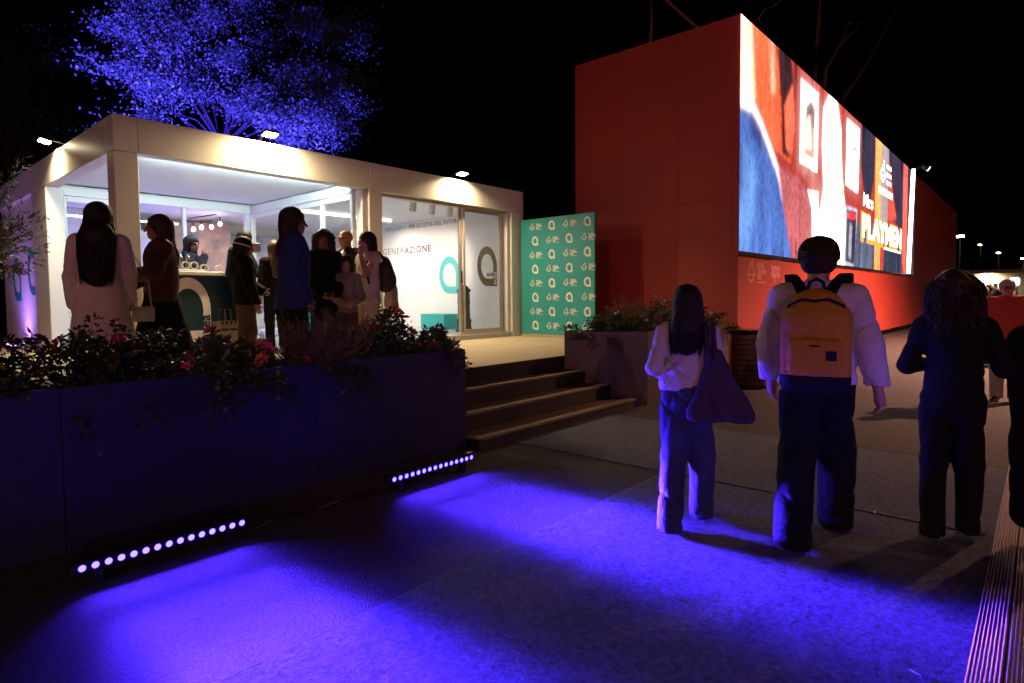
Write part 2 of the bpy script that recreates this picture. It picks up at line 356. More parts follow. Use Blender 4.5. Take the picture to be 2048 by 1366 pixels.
# ------------------------------------------------------------------ raised deck, steps, planters
DZ, FZ = .70, .80
dkx = [(-4.0, -1.6), (-1.6, .8), (.8, 3.2), (3.2, 5.6), (5.6, 8.0), (8.0, 11.4)]
deck = tag(new('deck', MB().box(-4, 11.4, 5.25, 17.5, .02, .678), DARKW), 'raised event deck carrying the pavilion', kind='structure')
for (a, b) in dkx:
    for (c, d) in ((5.25, 6.45), (6.45, 7.65), (7.65, 8.85), (8.85, 13.0), (13.0, 17.5)):
        new('deck_panel', box(a+.003, b-.003, c+.003, d-.003, .68, DZ+.0015*random.random(), .003), WOODPL, deck)
st = empty('entrance_steps', (5.8, 4.7, 0)); tag(st, 'dark timber steps rising to the deck between the two planters', 'steps')
zs = [.115, .31, .505]; TREADM = mat('brown_tread_board', (.19, .135, .09), .7, .15, 3, stretch=(1, 9, 1))
for i, z in enumerate(zs):
    y0 = 4.29+.32*i
    new('tread', box(4.38, 7.5-.13*i, y0, y0+.335, z-.03, z, .004), TREADM, st)
    new('riser', box(4.385, 7.49-.13*i, y0+.02, y0+.045, 0 if i == 0 else zs[i-1]+.001, z-.031, .002), DARKW, st)
new('riser', box(4.385, 7.12, 5.225, 5.249, zs[-1]+.001, .699, .002), DARKW, st)
def planter_box(x0, x1, y0, y1, h, label, poly=None, m=None):
    e = empty('planter', ((x0+x1)/2, (y0+y1)/2, 0)); tag(e, label, 'planter')
    if poly is None: poly = [(x0, y0), (x1, y0), (x1, y1), (x0, y1)]
    c = np.mean(poly, 0); inn = [tuple(c+(np.array(p)-c)*np.array([1-.05/abs(p[0]-c[0]), 1-.05/abs(p[1]-c[1])])) for p in poly]
    mb = MB(); n = len(poly)
    vs_ = [(*p, .0) for p in poly]+[(*p, h) for p in poly]+[(*p, h) for p in inn]+[(*p, h-.12) for p in inn]
    mb.add(vs_, [(L*n+k, L*n+(k+1) % n, (L+1)*n+(k+1) % n, (L+1)*n+k) for L in (0, 1, 2) for k in range(n)])
    new('box', mb, m or PLANTERM, e); new('soil', MB().add([(*p, h-.09) for p in inn], [tuple(range(n))]), SOIL, e); return e
PH = 1.02
planter_box(2.654, 4.372, 4.5, 5.2, PH, 'tall dark planter box beside the steps, washed in violet light')
planter_box(.932, 2.648, 4.5, 5.2, PH, 'tall dark planter box in the middle of the violet-lit row')
planter_box(-.79, .926, 4.5, 5.2, PH, 'tall dark planter box furthest from the steps, behind the bright lamp bar')
planter_box(7.05, 10.6, 4.2, 5.2, 1.05, 'brown planter beyond the steps, before the red wall', [(7.67, 4.2), (10.6, 4.2), (10.6, 5.2), (7.05, 5.2)], PLANTER2)

# ------------------------------------------------------------------ violet lamp bars
VIO = (.06, .019, 1.0)
LENS = emit('violet_led_lens', (.05, .033, 1.0), 16.)
def led_bar(x0, x1, y, label):
    e = empty('lamp_bar', ((x0+x1)/2, y, 0)); tag(e, label, 'lamp bar', 'violet lamp bars along the planters')
    new('housing', box(x0-.05, x1+.05, y+.004, y+.07, .085, .155, .008), BLACKP, e)
    for x in (x0+.08, x1-.08): new('bracket', MB().box(x-.02, x+.02, y+.01, y+.06, .0, .09), BLACKP, e)
    for k in range(15):
        x = x0+(x1-x0)*k/14; prof = [(.024, 0), (.024, .008), (.020, .011)]
        bz = MB().lathe(prof, (0, 0, 0), 14); bz.v = [(x+a, y-c+.004, .12+b) for a, b, c in bz.v]; o = new('bezel', bz, BLACKP, e)
        ls = MB().lathe([(.018, 0), (.015, .003), (.008, .0055)], (0, 0, 0), 14); ls.v = [(x+a, y-.008-c, .12+b) for a, b, c in ls.v]; new('lens', ls, LENS, e)
    xm = (x0+x1)/2
    for (sp, az, pw) in ((21, .215, 1.), (33, .18, .22), (54, .45, .2), (100, -.35, .08)):
        lamp('lamp_bar_light', 'AREA', (xm, y-.022, .12), (xm, y-2.0, az), VIO, LEDW*pw, e, x1-x0, .03, R(sp))
    lamp('lamp_bar_back', 'AREA', (xm, y+.06, .14), (xm, y+.6, .30), VIO, 24., e, x1-x0, .03, R(170))
    return e
LEDW = 235.
led_bar(.856, 1.716, 3.843, 'lit violet lamp bar at the foot of the middle planter, away from the steps')
led_bar(2.928, 3.787, 3.84, 'lit violet lamp bar on the asphalt beside the bottom step')
ob_ = empty('lamp_bar', (2.6, -2.3, 0)); tag(ob_, 'violet lamp bar across the avenue beyond the ribbed decking', 'lamp bar', 'violet lamp bars along the planters')
new('housing', box(2.1, 3.06, -2.37, -2.304, .085, .155, .008), BLACKP, ob_)
for x in (2.2, 2.96): new('bracket', MB().box(x-.02, x+.02, -2.36, -2.31, 0, .084), BLACKP, ob_)
for k in range(15):
    ls = MB().lathe([(.018, 0), (.015, .003), (.008, .0055)], (0, 0, 0), 14); ls.v = [(2.15+.0614*k+a, -2.302+c, .12+b) for a, b, c in ls.v]; new('lens', ls, LENS, ob_)
lamp('lamp_bar_light', 'AREA', (2.58, -2.28, .12), (4.1, 1.2, 1.0), VIO, 1.8, ob_, .5, .03, R(27))
tag(new('power_cable', MB().tube([(1.77, 3.9, .1), (1.85, 3.95, .01), (2.0, 4.02, .01), (2.3, 3.97, .01), (2.6, 4.03, .01), (2.8, 3.95, .01), (2.88, 3.9, .1)], .007, 6), BLACKP), 'black cable on the ground joining the two lamp bars', 'cable')

# ------------------------------------------------------------------ pavilion
PX0, PX1, PY0, PY1, PT, PB = 2.467, 10.4, 8.79, 16.6, 3.90, 3.445
pv = empty('pavilion', (6.4, 12.6, DZ)); tag(pv, 'white box-framed exhibition pavilion with open terrace and glass walls', 'pavilion')
FLOORM = mat('pale_vinyl_floor', (.45, .46, .47), .35, .05, 2)
CEILM = mat('white_satin_ceiling', (.74, .76, .77), .42, .03, 1.5)
new('floor', box(PX0+.01, PX1-.01, PY0+.01, PY1, DZ+.003, FZ, .004), FLOORM, pv)
def part(name, m, *b, bev=.008): return new(name, box(*b, bev), m, pv)
g = .004
part('fascia', WHITEP, PX0, 2.742, PY0, PY0+.28, PB+.0, PT)
part('fascia', WHITEP, 2.742+g, 6.286, PY0, PY0+.2, PB, PT)
part('fascia', WHITEP, 6.286+g, PX1, PY0, PY0+.2, PB-.02, PT)
part('fascia', WHITEP, PX0, PX0+.2, PY0+.28+g, 12.9, PB, PT)
part('fascia', WHITEP, PX0, PX0+.2, 12.9+g, PY1, PB+.005, PT)
part('roof', WHITEP, PX0+.21, PX1-.01, PY0+.21, PY1, 3.62, 3.84)
part('ceiling', CEILM, PX0+.21, 6.1, PY0+.205, 12.62, 3.56, 3.60)
part('ceiling', CEILM, 6.2, PX1-.2, PY0+.205, PY1-.15, 3.55, 3.60)
part('ceiling', CEILM, PX0+.21, 6.19, 12.8, PY1-.15, 3.50, 3.60)
part('column', WHITEP, PX0, 2.742, PY0+.002, PY0+.278, DZ, PB-.001)
part('column', WHITEP, 6.286, 6.558, PY0+.002, PY0+.2, DZ, PB-.022)
part('column_reveal', FRAME, 6.173, 6.283, PY0+.05, PY0+.24, DZ, PB-.001)
part('column', WHITEP, 10.0, PX1, PY0+.002, PY0+.35, DZ, PB-.022)
part('column_reveal', WHITEP, 9.90, 9.998, PY0+.05, PY0+.3, DZ, PB-.022)
part('column', WHITEP, PX0+.002, PX0+.25, 12.35, 13.36, DZ, PB-.001)
part('wall', WHITEP, 10.2, PX1-.004, PY0+.352, PY1, DZ, 3.6)
part('wall', WHITEP, PX0+.22, 10.19, 16.45, PY1-.004, FZ, 3.6)
part('side_panel', mat('white_stretched_fabric', (.74, .73, .74), .8, .03, 2, bump=.2, bscale=2.5, stretch=(1, 2.5, .5)), PX0+.09, PX0+.13, 13.37, PY1, DZ+.02, PB-.002)
for (yy_, zz_, rr) in ((14.0, 2.1, .36), (15.35, 2.0, .36)):
    new('side_logo', MB().flat([[(p[0]*rr, p[1]*rr*1.2) for p in q] for q in drop_ring(1, .62)], (PX0+.089, yy_, zz_), (0, -1, 0), (0, 0, 1), (-1, 0, 0)), TEAL, pv)
# inner glazing of the terrace (east side)
XG = 6.15
part('glazing_beam', FRAME, XG-.06, XG+.05, PY0+.245, 12.9, 3.38, 3.55)
ym = [PY0+.25, 10.01, 11.34, 12.78]
for i, y in enumerate(ym): part('mullion', FRAME, XG-.045, XG+.035, y, y+.07, FZ, 3.379)
for i in range(3):
    part('sash', FRAME, XG-.03, XG+.025, ym[i]+.072, ym[i+1]-.002, 3.28, 3.378); part('sash', FRAME, XG-.03, XG+.025, ym[i]+.072, ym[i+1]-.002, FZ, FZ+.09)
    part('pane', GLASS, XG-.006, XG+.006, ym[i]+.073, ym[i+1]-.003, FZ+.091, 3.279, bev=.001)
# inner glazing of the terrace (back) with a framed door
part('corner_post', FRAME, 6.03, 6.24, 12.86, 12.99, FZ, 3.56)
part('glazing_beam', FRAME, PX0+.26, 6.03, 12.68, 12.8, 3.37, 3.52)
dr = link('door', None, pv, (0, 0, 0))
def dpart(n, m, *b, bev=.006): return new(n, box(*b, bev), m, dr)
dpart('frame', FRAME, 2.74, 2.83, 12.69, 12.78, FZ, 3.368); dpart('frame', FRAME, 3.72, 3.81, 12.69, 12.78, FZ, 3.368)
dpart('frame', FRAME, 2.832, 3.718, 12.69, 12.78, 3.27, 3.368); dpart('frame', FRAME, 2.832, 3.718, 12.69, 12.78, FZ, FZ+.1)
dpart('pane', GLASS, 2.833, 3.717, 12.73, 12.742, FZ+.101, 3.269, bev=.001); dpart('handle', STEEL, 2.77, 2.80, 12.66, 12.688, 1.75, 1.95, bev=.004)
part('mullion', FRAME, 4.7, 4.77, 12.69, 12.77, FZ, 3.368); part('pane', GLASS, 3.812, 4.698, 12.735, 12.745, FZ, 3.368, bev=.001)
# sliding glass door of the bright room
BRZ = mat('champagne_aluminium', (.5, .43, .35), .35, .05, 5, metal=.3)
sd = link('sliding_door', None, pv, (0, 0, 0))
def spart(n, m, *b, bev=.005): return new(n, box(*b, bev), m, sd)
spart('track', BRZ, 6.56, 9.9, PY0+.08, PY0+.19, 3.37, 3.424); spart('track', BRZ, 8.52, 9.9, PY0+.08, PY0+.19, DZ+.1, DZ+.135)
spart('frame', BRZ, 8.54, 8.61, PY0+.12, PY0+.18, .836, 3.369); spart('frame', BRZ, 8.63, 8.68, PY0+.1, PY0+.13, .836, 3.369)
spart('frame', BRZ, 9.70, 9.76, PY0+.1, PY0+.13, .836, 3.369); spart('frame', BRZ, 9.80, 9.86, PY0+.12, PY0+.18, .836, 3.369)
spart('frame', BRZ, 8.682, 9.698, PY0+.1, PY0+.13, .836, .91); spart('frame', BRZ, 8.682, 9.698, PY0+.1, PY0+.13, 3.31, 3.369)
spart('pane', GLASS, 8.683, 9.697, PY0+.112, PY0+.118, .911, 3.309, bev=.001); spart('handle', BLACKP, 8.56, 8.59, PY0+.09, PY0+.119, 1.85, 2.1)
dl = MB().flat([[(p[0]*.3, p[1]*.42) for p in q] for q in drop_ring(1, .62)], (9.33, PY0+.111, 2.22), (1, 0, 0), (0, 0, 1), (0, -1, 0), .001); new('door_logo', dl, mat('grey_film', (.16, .155, .13), .6, .05, 3), sd)
new('door_lettering', flat_text('acea', (9.605, PY0+.1085, 1.83), (0, 0, 1), (-1, 0, 0), (0, -1, 0), .16, .002, th=.001), WPRINT, sd)
# interior back-of-house pieces
part('partition', WHITEP, 3.0, 3.9, 15.2, 15.3, FZ, 3.499); part('partition', WHITEP, 4.0, 5.15, 14.9, 15.0, FZ, 3.1)
new('wall_poster', MB().box(4.62, 4.95, 14.88, 14.895, 2.3, 2.9), mat('lilac_poster', (.6, .58, .7), .6, .1, 6), pv)
PHOTO = mat('photo_mural', (.05, .1, .16), .5, col2=(.75, .45, .3), vscale=1.6, detail=3)
PHOTO2 = mat('photo_mural_cool', (.15, .25, .33), .5, col2=(.7, .62, .58), vscale=2.1, detail=3)
part('photo_panel', PHOTO, 5.2, 6.9, 15.6, 15.64, FZ+.3, 3.45, bev=.003); part('photo_panel', PHOTO2, 7.2, 9.4, 16.38, 16.44, FZ+.4, 3.3, bev=.003)
# lettering on the bright east wall (x = 10.2)
WU, WV, WN = (0, -1, 0), (0, 0, 1), (-1, 0, 0)
def wtext(s, px, py, px2, size, m, bold=0., space=1.15):
    a = atx(px, py, 10.2); b = atx(px2, py, 10.2); ps = text_polys(s, 1, bold, 'LEFT', space); w = max(p[0] for q in ps for p in q)
    L = a[1]-b[1]; k = L/w; new('lettering', MB().flat([[(p[0]*k, p[1]*size) for p in q] for q in ps], (10.199, a[1], a[2]), WU, WV, WN), m, pv)
wtext('INTELLIGENTI', 770, 464, 813, .145, TEALPR, .005); wtext('PER LE CITTÀ DEL FUTURO', 818, 457.5, 920, .145, GREYPR, .012)
wtext('GENER', 766, 510.5, 808, .24, GREYPR, -.004, 1.2); wtext('AZIONE', 810, 507, 862, .24, GREYPR, .02, 1.2)
new('wall_logo', MB().flat([[(p[0]*.37, p[1]*.46) for p in q] for q in drop_ring(1, .62)], (10.199, 11.02, 2.12), WU, WV, WN), TEALPR, pv)
new('lettering', flat_text('acea', (10.198, 9.75, 2.05), WU, WV, WN, .17, .004), GREYPR, pv)
# soft ceiling fixtures and their light
STRIPW = emit('cool_strip_light', (.8, .92, 1.), 5.)
for k, (a, b) in enumerate(((2.95, 4.0), (4.1, 5.1), (5.2, 6.0))): part('strip_light', STRIPW, a, b, PY0+.215, PY0+.24, 3.49, 3.515, bev=.003)
lamp('terrace_strip_light', 'AREA', (4.45, PY0+.26, 3.47), (4.45, PY0+1.6, 3.62), (.72, .92, 1.), 80, pv, 3.0, .04, R(170))
lamp('terrace_strip_down', 'AREA', (4.45, PY0+.30, 3.46), (4.45, PY0+2.2, 1.2), (.78, .95, 1.), 45, pv, 3.0, .04, R(150))
part('linear_lamp', emit('warm_linear_lamp', (1., .9, .76), 7.), 7.0, 9.6, 12.5, 12.56, 3.50, 3.545, bev=.003)
lamp('room_linear_light', 'AREA', (8.3, 12.53, 3.49), (8.3, 12.53, 0), (1., .9, .78), 140, pv, 2.6, .08, R(170))
part('linear_lamp', emit('violet_linear_lamp', (.45, .3, 1.), 7.), 3.2, 5.6, 14.0, 14.06, FZ+.01, FZ+.06, bev=.003)
lamp('violet_room_light', 'AREA', (4.4, 14.03, FZ+.08), (4.4, 14.2, 3.5), (.42, .26, 1.), 62, pv, 2.4, .08, R(170))
# track spots in the bright room (lit, aimed at the east wall)
SPOTM = mat('white_spot_housing', (.6, .58, .55), .4, .05, 5)
GLOWW = emit('warm_bulb', (1., .86, .66), 30.)
trk = link('spot_track', None, pv, (0, 0, 0))
new('rail', MB().box(7.6, 9.6, 9.75, 9.79, 3.53, 3.549), SPOTM, trk)
for (px, py) in ((826, 408), (864, 415), (900, 419)):
    c = aty(px, py, 9.77); d = np.array([.35, .55, -.78]); d /= np.linalg.norm(d)
    s = new('spot', MB().tube([c-d*.12, c+d*.14], [.065, .075], 16), SPOTM, trk); new('stem', MB().tube([c-d*.02, (c[0], c[1], 3.53)], .012, 8), SPOTM, trk)
    new('spot_face', MB().tube([c+d*.141, c+d*.145], .06, 14), GLOWW, trk)
    lamp('track_spot_light', 'SPOT', c+d*.16, (10.2, 11.6, 1.9), (1., .87, .7), 95, pv, .04, spot=R(75), blend=.8)
# bulbs in the violet room
blb = link('bulb_rail', None, pv, (0, 0, 0)); new('rail', MB().tube([aty(378, 437, 14.2), aty(455, 425, 14.2)], .015, 6), BLACKP, blb)
for (px, py) in ((387, 459), (403, 455), (423, 454), (440, 448)):
    c = aty(px, py, 14.2); new('bulb', MB().lathe([(.005, -.045), (.03, -.035), (.042, 0), (.03, .035), (.015, .05)], tuple(c), 12), GLOWW, blb)
    new('socket', MB().tube([c+(0, 0, .05), c+(0, 0, .16)], .014, 6), BLACKP, blb)
# flood lamps on arms above the fascia
FLOOD = emit('warm_flood_lens', (1., .82, .5), 60.)
def flood(x, y, nx, ny, label, spr=140, pw=None):
    e = empty('flood_lamp', (x, y, PT)); tag(e, label, 'flood lamp', 'flood lamps over the pavilion fascia')
    n = np.array([nx, ny, 0.]); t = np.array([-ny, nx, 0.]); b = np.array([x, y, PT])
    new('arm', MB().tube([b-n*.12+(0, 0, .005), b-n*.12+(0, 0, .09), b+n*.12+(0, 0, .12)], .015, 8), BLACKP, e)
    c = b+n*.16+np.array([0, 0, .085]); u = n*.1+np.array([0, 0, .02]); hd = MB()
    u = u*.75; q = [c-t*.105-u, c+t*.105-u, c+t*.105+u, c-t*.105+u]; up = np.array([0, 0, .035]); hd.add(q+[p+up for p in q], [(0, 1, 2, 3), (4, 7, 6, 5), (0, 4, 5, 1), (1, 5, 6, 2), (2, 6, 7, 3), (3, 7, 4, 0)])
    new('head', hd, BLACKP, e); q2 = [c+(p-c)*.88-np.array([0, 0, .003]) for p in q]
    new('lens', MB().add(q2+[p-np.array([0, 0, .012]) for p in q2], [(0, 1, 2, 3), (4, 7, 6, 5), (0, 4, 5, 1), (1, 5, 6, 2), (2, 6, 7, 3), (3, 7, 4, 0)]), FLOOD, e)
    p = c-np.array([0, 0, .03]); lamp('flood_light', 'AREA', p, p+np.array([-nx*.05, -ny*.05, -1.]), (1., .74, .40), pw or FLW, e, .12, .24, R(spr)) if nx else lamp('flood_light', 'AREA', p, p+np.array([0, -ny*.05, -1.]), (1., .74, .40), pw or FLW, e, .24, .12, R(spr))
FLW = 52.
flood(4.445, PY0, 0, -1, 'lit flood lamp over the open terrace of the pavilion', 176, 150.)
flood(8.363, PY0, 0, -1, 'lit flood lamp over the glass door and wall lettering', 150, 75.)
flood(PX0, 11.45, -1, 0, 'lit flood lamp over the short side of the pavilion')
# violet bar at the foot of the side panel
vb = empty('panel_lamp_bar', (2.2, 14.4, DZ)); tag(vb, 'violet lamp bar at the foot of the fabric side panel', 'lamp bar')
new('housing', box(2.16, 2.24, 13.7, 15.3, DZ+.005, DZ+.07), BLACKP, vb); new('lens', MB().box(2.17, 2.23, 13.72, 15.28, DZ+.071, DZ+.076), emit('violet_bar_lens', (.45, .2, 1.), 12.), vb)
lamp('panel_bar_light', 'AREA', (2.2, 14.5, DZ+.09), (2.5, 14.5, 2.4), (.42, .2, 1.), 30, vb, .06, 1.5, R(140))

# ------------------------------------------------------------------ reception desk and display pieces
ds = empty('reception_desk', (3.5, 9.2, FZ)); tag(ds, 'petrol blue reception desk with white top and big ring logo', 'desk')
new('body', box(2.95, 4.1, 8.98, 9.5, FZ+.003, 1.90), NAVYT, ds); new('top', box(2.9, 4.15, 8.93, 9.55, 1.902, 1.955, .005), WHITEP, ds)
new('logo', MB().flat([[(p[0]*.30, p[1]*.45) for p in q] for q in drop_ring(1, .66)], (3.36, 8.979, 1.42), (1, 0, 0), (0, 0, 1), (0, -1, 0)), WPRINT, ds)
new('lettering', flat_text('acea', (3.645, 8.975, .99), (0, 0, 1), (-1, 0, 0), (0, -1, 0), .2, .004), NAVYT, ds)
ty = empty('display_tray', (3.35, 9.12, 1.957)); tag(ty, 'low pale tray on the reception desk under the flasks', 'tray'); new('tray', box(3.1, 3.62, 9.02, 9.2, 1.957, 1.985, .004), WHITEP, ty)
for (px) in (352, 362, 376):
    c = aty(px, 540, 9.12); tag(new('steel_flask', MB().lathe([(.03, 0), (.034, .01), (.034, .15), (.028, .175), (.02, .185), (.02, .205), (.012, .21)], (c[0], 9.12, 1.987), 18), STEEL, None, smooth=True), 'slim brushed steel flask standing on the desk tray', 'flask', 'flasks on the reception desk')
RING = mat('cream_ring', (.75, .7, .6), .5, .04, 6)
for px, zb in ((371, 1.987), (388, 1.987), (408, 1.957), (437, 1.957)):
    c = aty(px, 530, 9.06); rr = .055; ang = np.linspace(0, 2*math.pi, 25)
    mb = MB(); vs_ = []; fs = []
    for a in ang[:-1]:
        for (dr_, dy) in ((rr, -.02), (rr, .02), (rr-.014, .02), (rr-.014, -.02)): vs_.append((c[0]+dr_*math.cos(a), 9.06+dy, zb+rr+dr_*math.sin(a)))
    for i in range(24):
        for k in range(4): fs.append((i*4+k, i*4+(k+1) % 4, ((i+1) % 24)*4+(k+1) % 4, ((i+1) % 24)*4+k))
    tag(new('display_ring', mb.add(vs_, fs), RING), 'cream ring stood on edge on the reception desk', 'ring', 'rings on the reception desk')
fx, fy = 9.45, 9.75
ft = empty('drinking_fountain', (fx, fy, FZ)); tag(ft, 'dark green cast iron column fountain behind the glass door', 'fountain')
IRON = mat('green_cast_iron', (.035, .06, .055), .45, .15, 12, bump=.1, bscale=60)
new('column', MB().lathe([(.19, 0), (.19, .06), (.165, .1), (.16, .2), (.175, .23), (.165, .26), (.14, .3), (.135, .62), (.15, .65), (.14, .68), (.135, .88), (.165, .9), (.165, .93), (.12, .97), (.1, 1.0), (.06, 1.03), (.02, 1.04)], (fx, fy, FZ), 28), IRON, ft, smooth=True)
new('spout', MB().tube([(fx-.08, fy-.1, FZ+.6), (fx-.12, fy-.2, FZ+.62), (fx-.14, fy-.24, FZ+.55)], [.02, .018, .016], 10), IRON, ft)
new('crest', MB().lathe([(.045, 0), (.04, .012), (.02, .016)], (fx-.07, fy-.13, FZ+.76), 12), IRON, ft)
tag(new('display_plinth', box(9.75, 10.19, 10.75, 11.6, FZ+.002, 1.17), TEAL), 'low teal display plinth against the lettered white wall', 'plinth')
pd = empty('display_podium', (5.1, 9.6, FZ))
tag(pd, 'teal display podium with white shelf on the terrace', 'podium')
pc = aty(604, 600, 10.4)
new('body', box(pc[0]-.2, pc[0]+.2, 10.2, 10.6, FZ+.002, 1.35, .01), TEAL, pd); new('shelf', box(pc[0]-.22, pc[0]+.22, 10.18, 10.62, 1.352, 1.55, .005), WHITEP, pd); new('cap', box(pc[0]-.21, pc[0]+.21, 10.19, 10.61, 1.552, 1.75, .005), TEAL, pd)

# ------------------------------------------------------------------ press backdrop
bk = empty('press_backdrop', (10.25, 7.77, DZ)); tag(bk, 'teal press backdrop wall printed with rows of white logos', 'backdrop')
BX, BY0, BY1, BZ1 = 10.25, 6.8, 8.74, 3.25
new('panel', box(BX, BX+.05, BY0, BY1, DZ+.05, BZ1, .004), TEAL, bk); new('base', box(BX-.01, BX+.25, BY0, BY1, DZ+.002, DZ+.049, .004), WOODPL, bk)
for y in (7.0, 8.5): new('brace', MB().tube([(BX+.06, y, 2.6), (BX+.55, y, DZ+.02)], .02, 6), BLACKP, bk)
RINGP = [[(p[0]*.085, p[1]*.1) for p in q] for q in drop_ring(1, .58, 16)]
def emblem(s=1.):
    P = []
    ar = np.linspace(R(120), R(420), 16)
    for k in range(15):
        a, b = ar[k], ar[k+1]; f = lambda t, r: (r*math.cos(t), -.02+r*math.sin(t)); P.append([f(a, .085), f(b, .085), f(b, .06), f(a, .06)])
    P += [[(-.06, .03), (.0, .10), (.03, .10), (-.035, .03)], [(.02, .14), (.035, .14), (.055, .03), (.03, .03)], [(-.12, -.035), (.12, -.035), (.12, -.02), (-.12, -.02)]]
    return [[(x*s, y*s) for x, y in q] for q in P]
def film_logo(O, U, V, N, m, parent, s=1., name='festival_logo'):
    P = emblem(s)
    for t, v in (('ROMA', .045), ('CINEMA', -.012), ('FEST', -.07)): P = P+[[(p[0]*s+.17*s, p[1]*s+v*s) for p in q] for q in text_polys(t, .07, .003)]
    P = P+[[(.17*s, -.105*s), (.42*s, -.105*s), (.42*s, -.092*s), (.17*s, -.092*s)]]
    return new(name, MB().flat(P, O, U, V, N), m, parent)
for r in range(8):
    z = BZ1-.17-.305*r
    for c in range(4):
        y = BY1-.37-.455*c
        if (c+r) % 2 == 0: film_logo((BX-.0005, y+.05, z), (0, -1, 0), (0, 0, 1), (-1, 0, 0), WPRINT, bk, .66)
        else: new('ring_logo', MB().flat(RINGP, (BX-.0005, y-.03, z), (0, -1, 0), (0, 0, 1), (-1, 0, 0)), WPRINT, bk)

# ------------------------------------------------------------------ red wall with the big screen
RX0, RX1, RY, RT = 11.5, 48.8, 4.39, 6.80
rw = empty('red_wall', (20, 6.2, 0)); tag(rw, 'tall red box-like wall carrying the giant lit screen', 'wall')
new('front_panel', MB().box(RX0, RX1, RY, RY+.12, .25, 2.33), REDW, rw)
new('front_panel', MB().box(31.75, RX1, RY+.001, RY+.12, 2.331, RT), REDW, rw)
for (ya, yb) in ((RY+.121, 5.62), (5.624, 6.88), (6.884, 8.15)):
    for (za, zb) in ((.02, 3.4), (3.404, RT)): new('side_panel', MB().bbox(RX0+.001, RX0+.12, ya, yb, za, zb, .003), REDW, rw)
new('corner_trim', MB().box(RX0+.002, RX0+.119, RY-.014, RY+.119, 2.332, RT), REDW, rw)
new('back_panel', MB().box(RX0+.121, RX1, 8.03, 8.15, .02, RT-.01), REDW, rw)
new('end_panel', MB().box(RX1-.12, RX1-.001, RY+.121, 8.029, .02, RT-.01), REDW, rw)
new('top', MB().box(RX0+.121, RX1-.121, RY+.121, 8.029, RT-.12, RT-.05), REDW, rw)
new('base_recess', MB().box(RX0+.3, RX1, RY+.25, RY+.35, .0, .249), BLACKP, rw)
PALEP = mat('pale_red_print', (.72, .3, .27), .6, .04, 3)
film_logo((12.18, RY-.001, 2.02), (1, 0, 0), (0, 0, 1), (0, -1, 0), PALEP, rw, 2.0, 'emblem')
new('emblem', MB().flat(text_polys('apa', 1, .03), (13.35, RY-.001, 1.95), (.42, 0, 0), (0, 0, .5), (0, -1, 0)), PALEP, rw)
def strokes(name, x0, x1, z0, z1, y, m, parent, n):
    # lettering too small to read: a row of uneven upright strokes
    mb = MB(); r_ = random.Random(n); w = (x1-x0)/n; h = z1-z0
    for k in range(n):
        t = h*(.65+.35*r_.random()); mb.box(x0+k*w, x0+k*w+w*.35, y-.004, y, z0, z0+t); mb.box(x0+k*w+w*.36, x0+k*w+w*.8, y-.004, y, z0+t*.4*(k % 2), z0+t*.4*(k % 2)+h*.3)
    return new(name, mb, m, parent)
strokes('emblem', 13.4, 14.05, 2.27, 2.36, RY-.001, PALEP, rw, 12)
# the picture on the screen: colours on a fine grid of the screen's own face
SX0, SX1, SZ0, SZ1 = 11.485, 31.7, 2.40, 6.80
nx, nz = 800, 170
gx = SX0+(SX1-SX0)*(np.linspace(0, 1, nx)**1.15); gz = np.linspace(SZ0, SZ1, nz)
GX, GZ = np.meshgrid(gx, gz, indexing='ij')
img = np.zeros((nx, nz, 3)); img[:] = (.62, .075, .055)
rs = np.random.RandomState(3)
streak = np.convolve(rs.rand(nx+20), np.ones(5)/5, 'same')[10:10+nx]; img *= (.75+.5*streak)[:, None, None]
def blur(m, kx, kz):
    for k, axis in ((kx, 0), (kz, 1)):
        if k > 1:
            ker = np.ones(k)/k
            for _ in range(2):
                pad = [(k, k) if a == axis else (0, 0) for a in (0, 1)]; mm = np.pad(m, pad, 'edge')
                m = np.apply_along_axis(lambda v: np.convolve(v, ker, 'same'), axis, mm)[tuple(slice(k, -k) if a == axis else slice(None) for a in (0, 1))]
    return m
def paint(pts, col, kx=3, kz=3, a=1., grad=None):
    P = [(lambda q: (q[0], q[2]))(aty(x, y, RY)) for x, y in pts]; ins = np.zeros((nx, nz), bool); n = len(P)
    for i in range(n):
        (x1, z1), (x2, z2) = P[i], P[(i+1) % n]
        c = (z1 > GZ) != (z2 > GZ); ins ^= c & (GX < (x2-x1)*(GZ-z1)/((z2-z1) if z2 != z1 else 1e-9)+x1)
    m = blur(ins.astype(float), max(1, int(kx*.8)), max(1, int(kz*.9)))[..., None]*a; cc = np.array(col)
    if grad is not None: t = ((GZ-SZ0)/(SZ1-SZ0))[..., None]; cc = np.array(grad)*(1-t)+cc*t
    img[:] = img*(1-m)+cc*m
paint([(1470, 10), (1572, 100), (1580, 330), (1470, 230)], (1.5, .19, .075), 9, 3)
paint([(1470, 10), (1500, 40), (1506, 200), (1470, 220)], (2.6, 1.5, 1.0), 15, 5)
paint([(1538, 80), (1546, 88), (1550, 190), (1540, 190)], (1.9, .7, .42), 9, 5)
paint([(1552, 95), (1580, 110), (1586, 180), (1577, 320), (1562, 310), (1560, 200)], (.06, .025, .03), 9, 5)
paint([(1566, 215), (1584, 170), (1588, 250), (1582, 315), (1570, 300)], (1.3, .22, .12), 7, 5)
paint([(1470, 170), (1496, 190), (1522, 250), (1556, 345), (1562, 420), (1535, 330), (1510, 270), (1470, 240)], (3.2, 2.6, 2.6), 11, 7)
paint([(1470, 210), (1500, 222), (1528, 280), (1553, 350), (1568, 430), (1584, 530), (1470, 520)], (.10, .2, .62), 11, 7)
paint([(1484, 280), (1510, 330), (1506, 430), (1490, 520), (1476, 500)], (.22, .45, 1.0), 15, 15, .8)
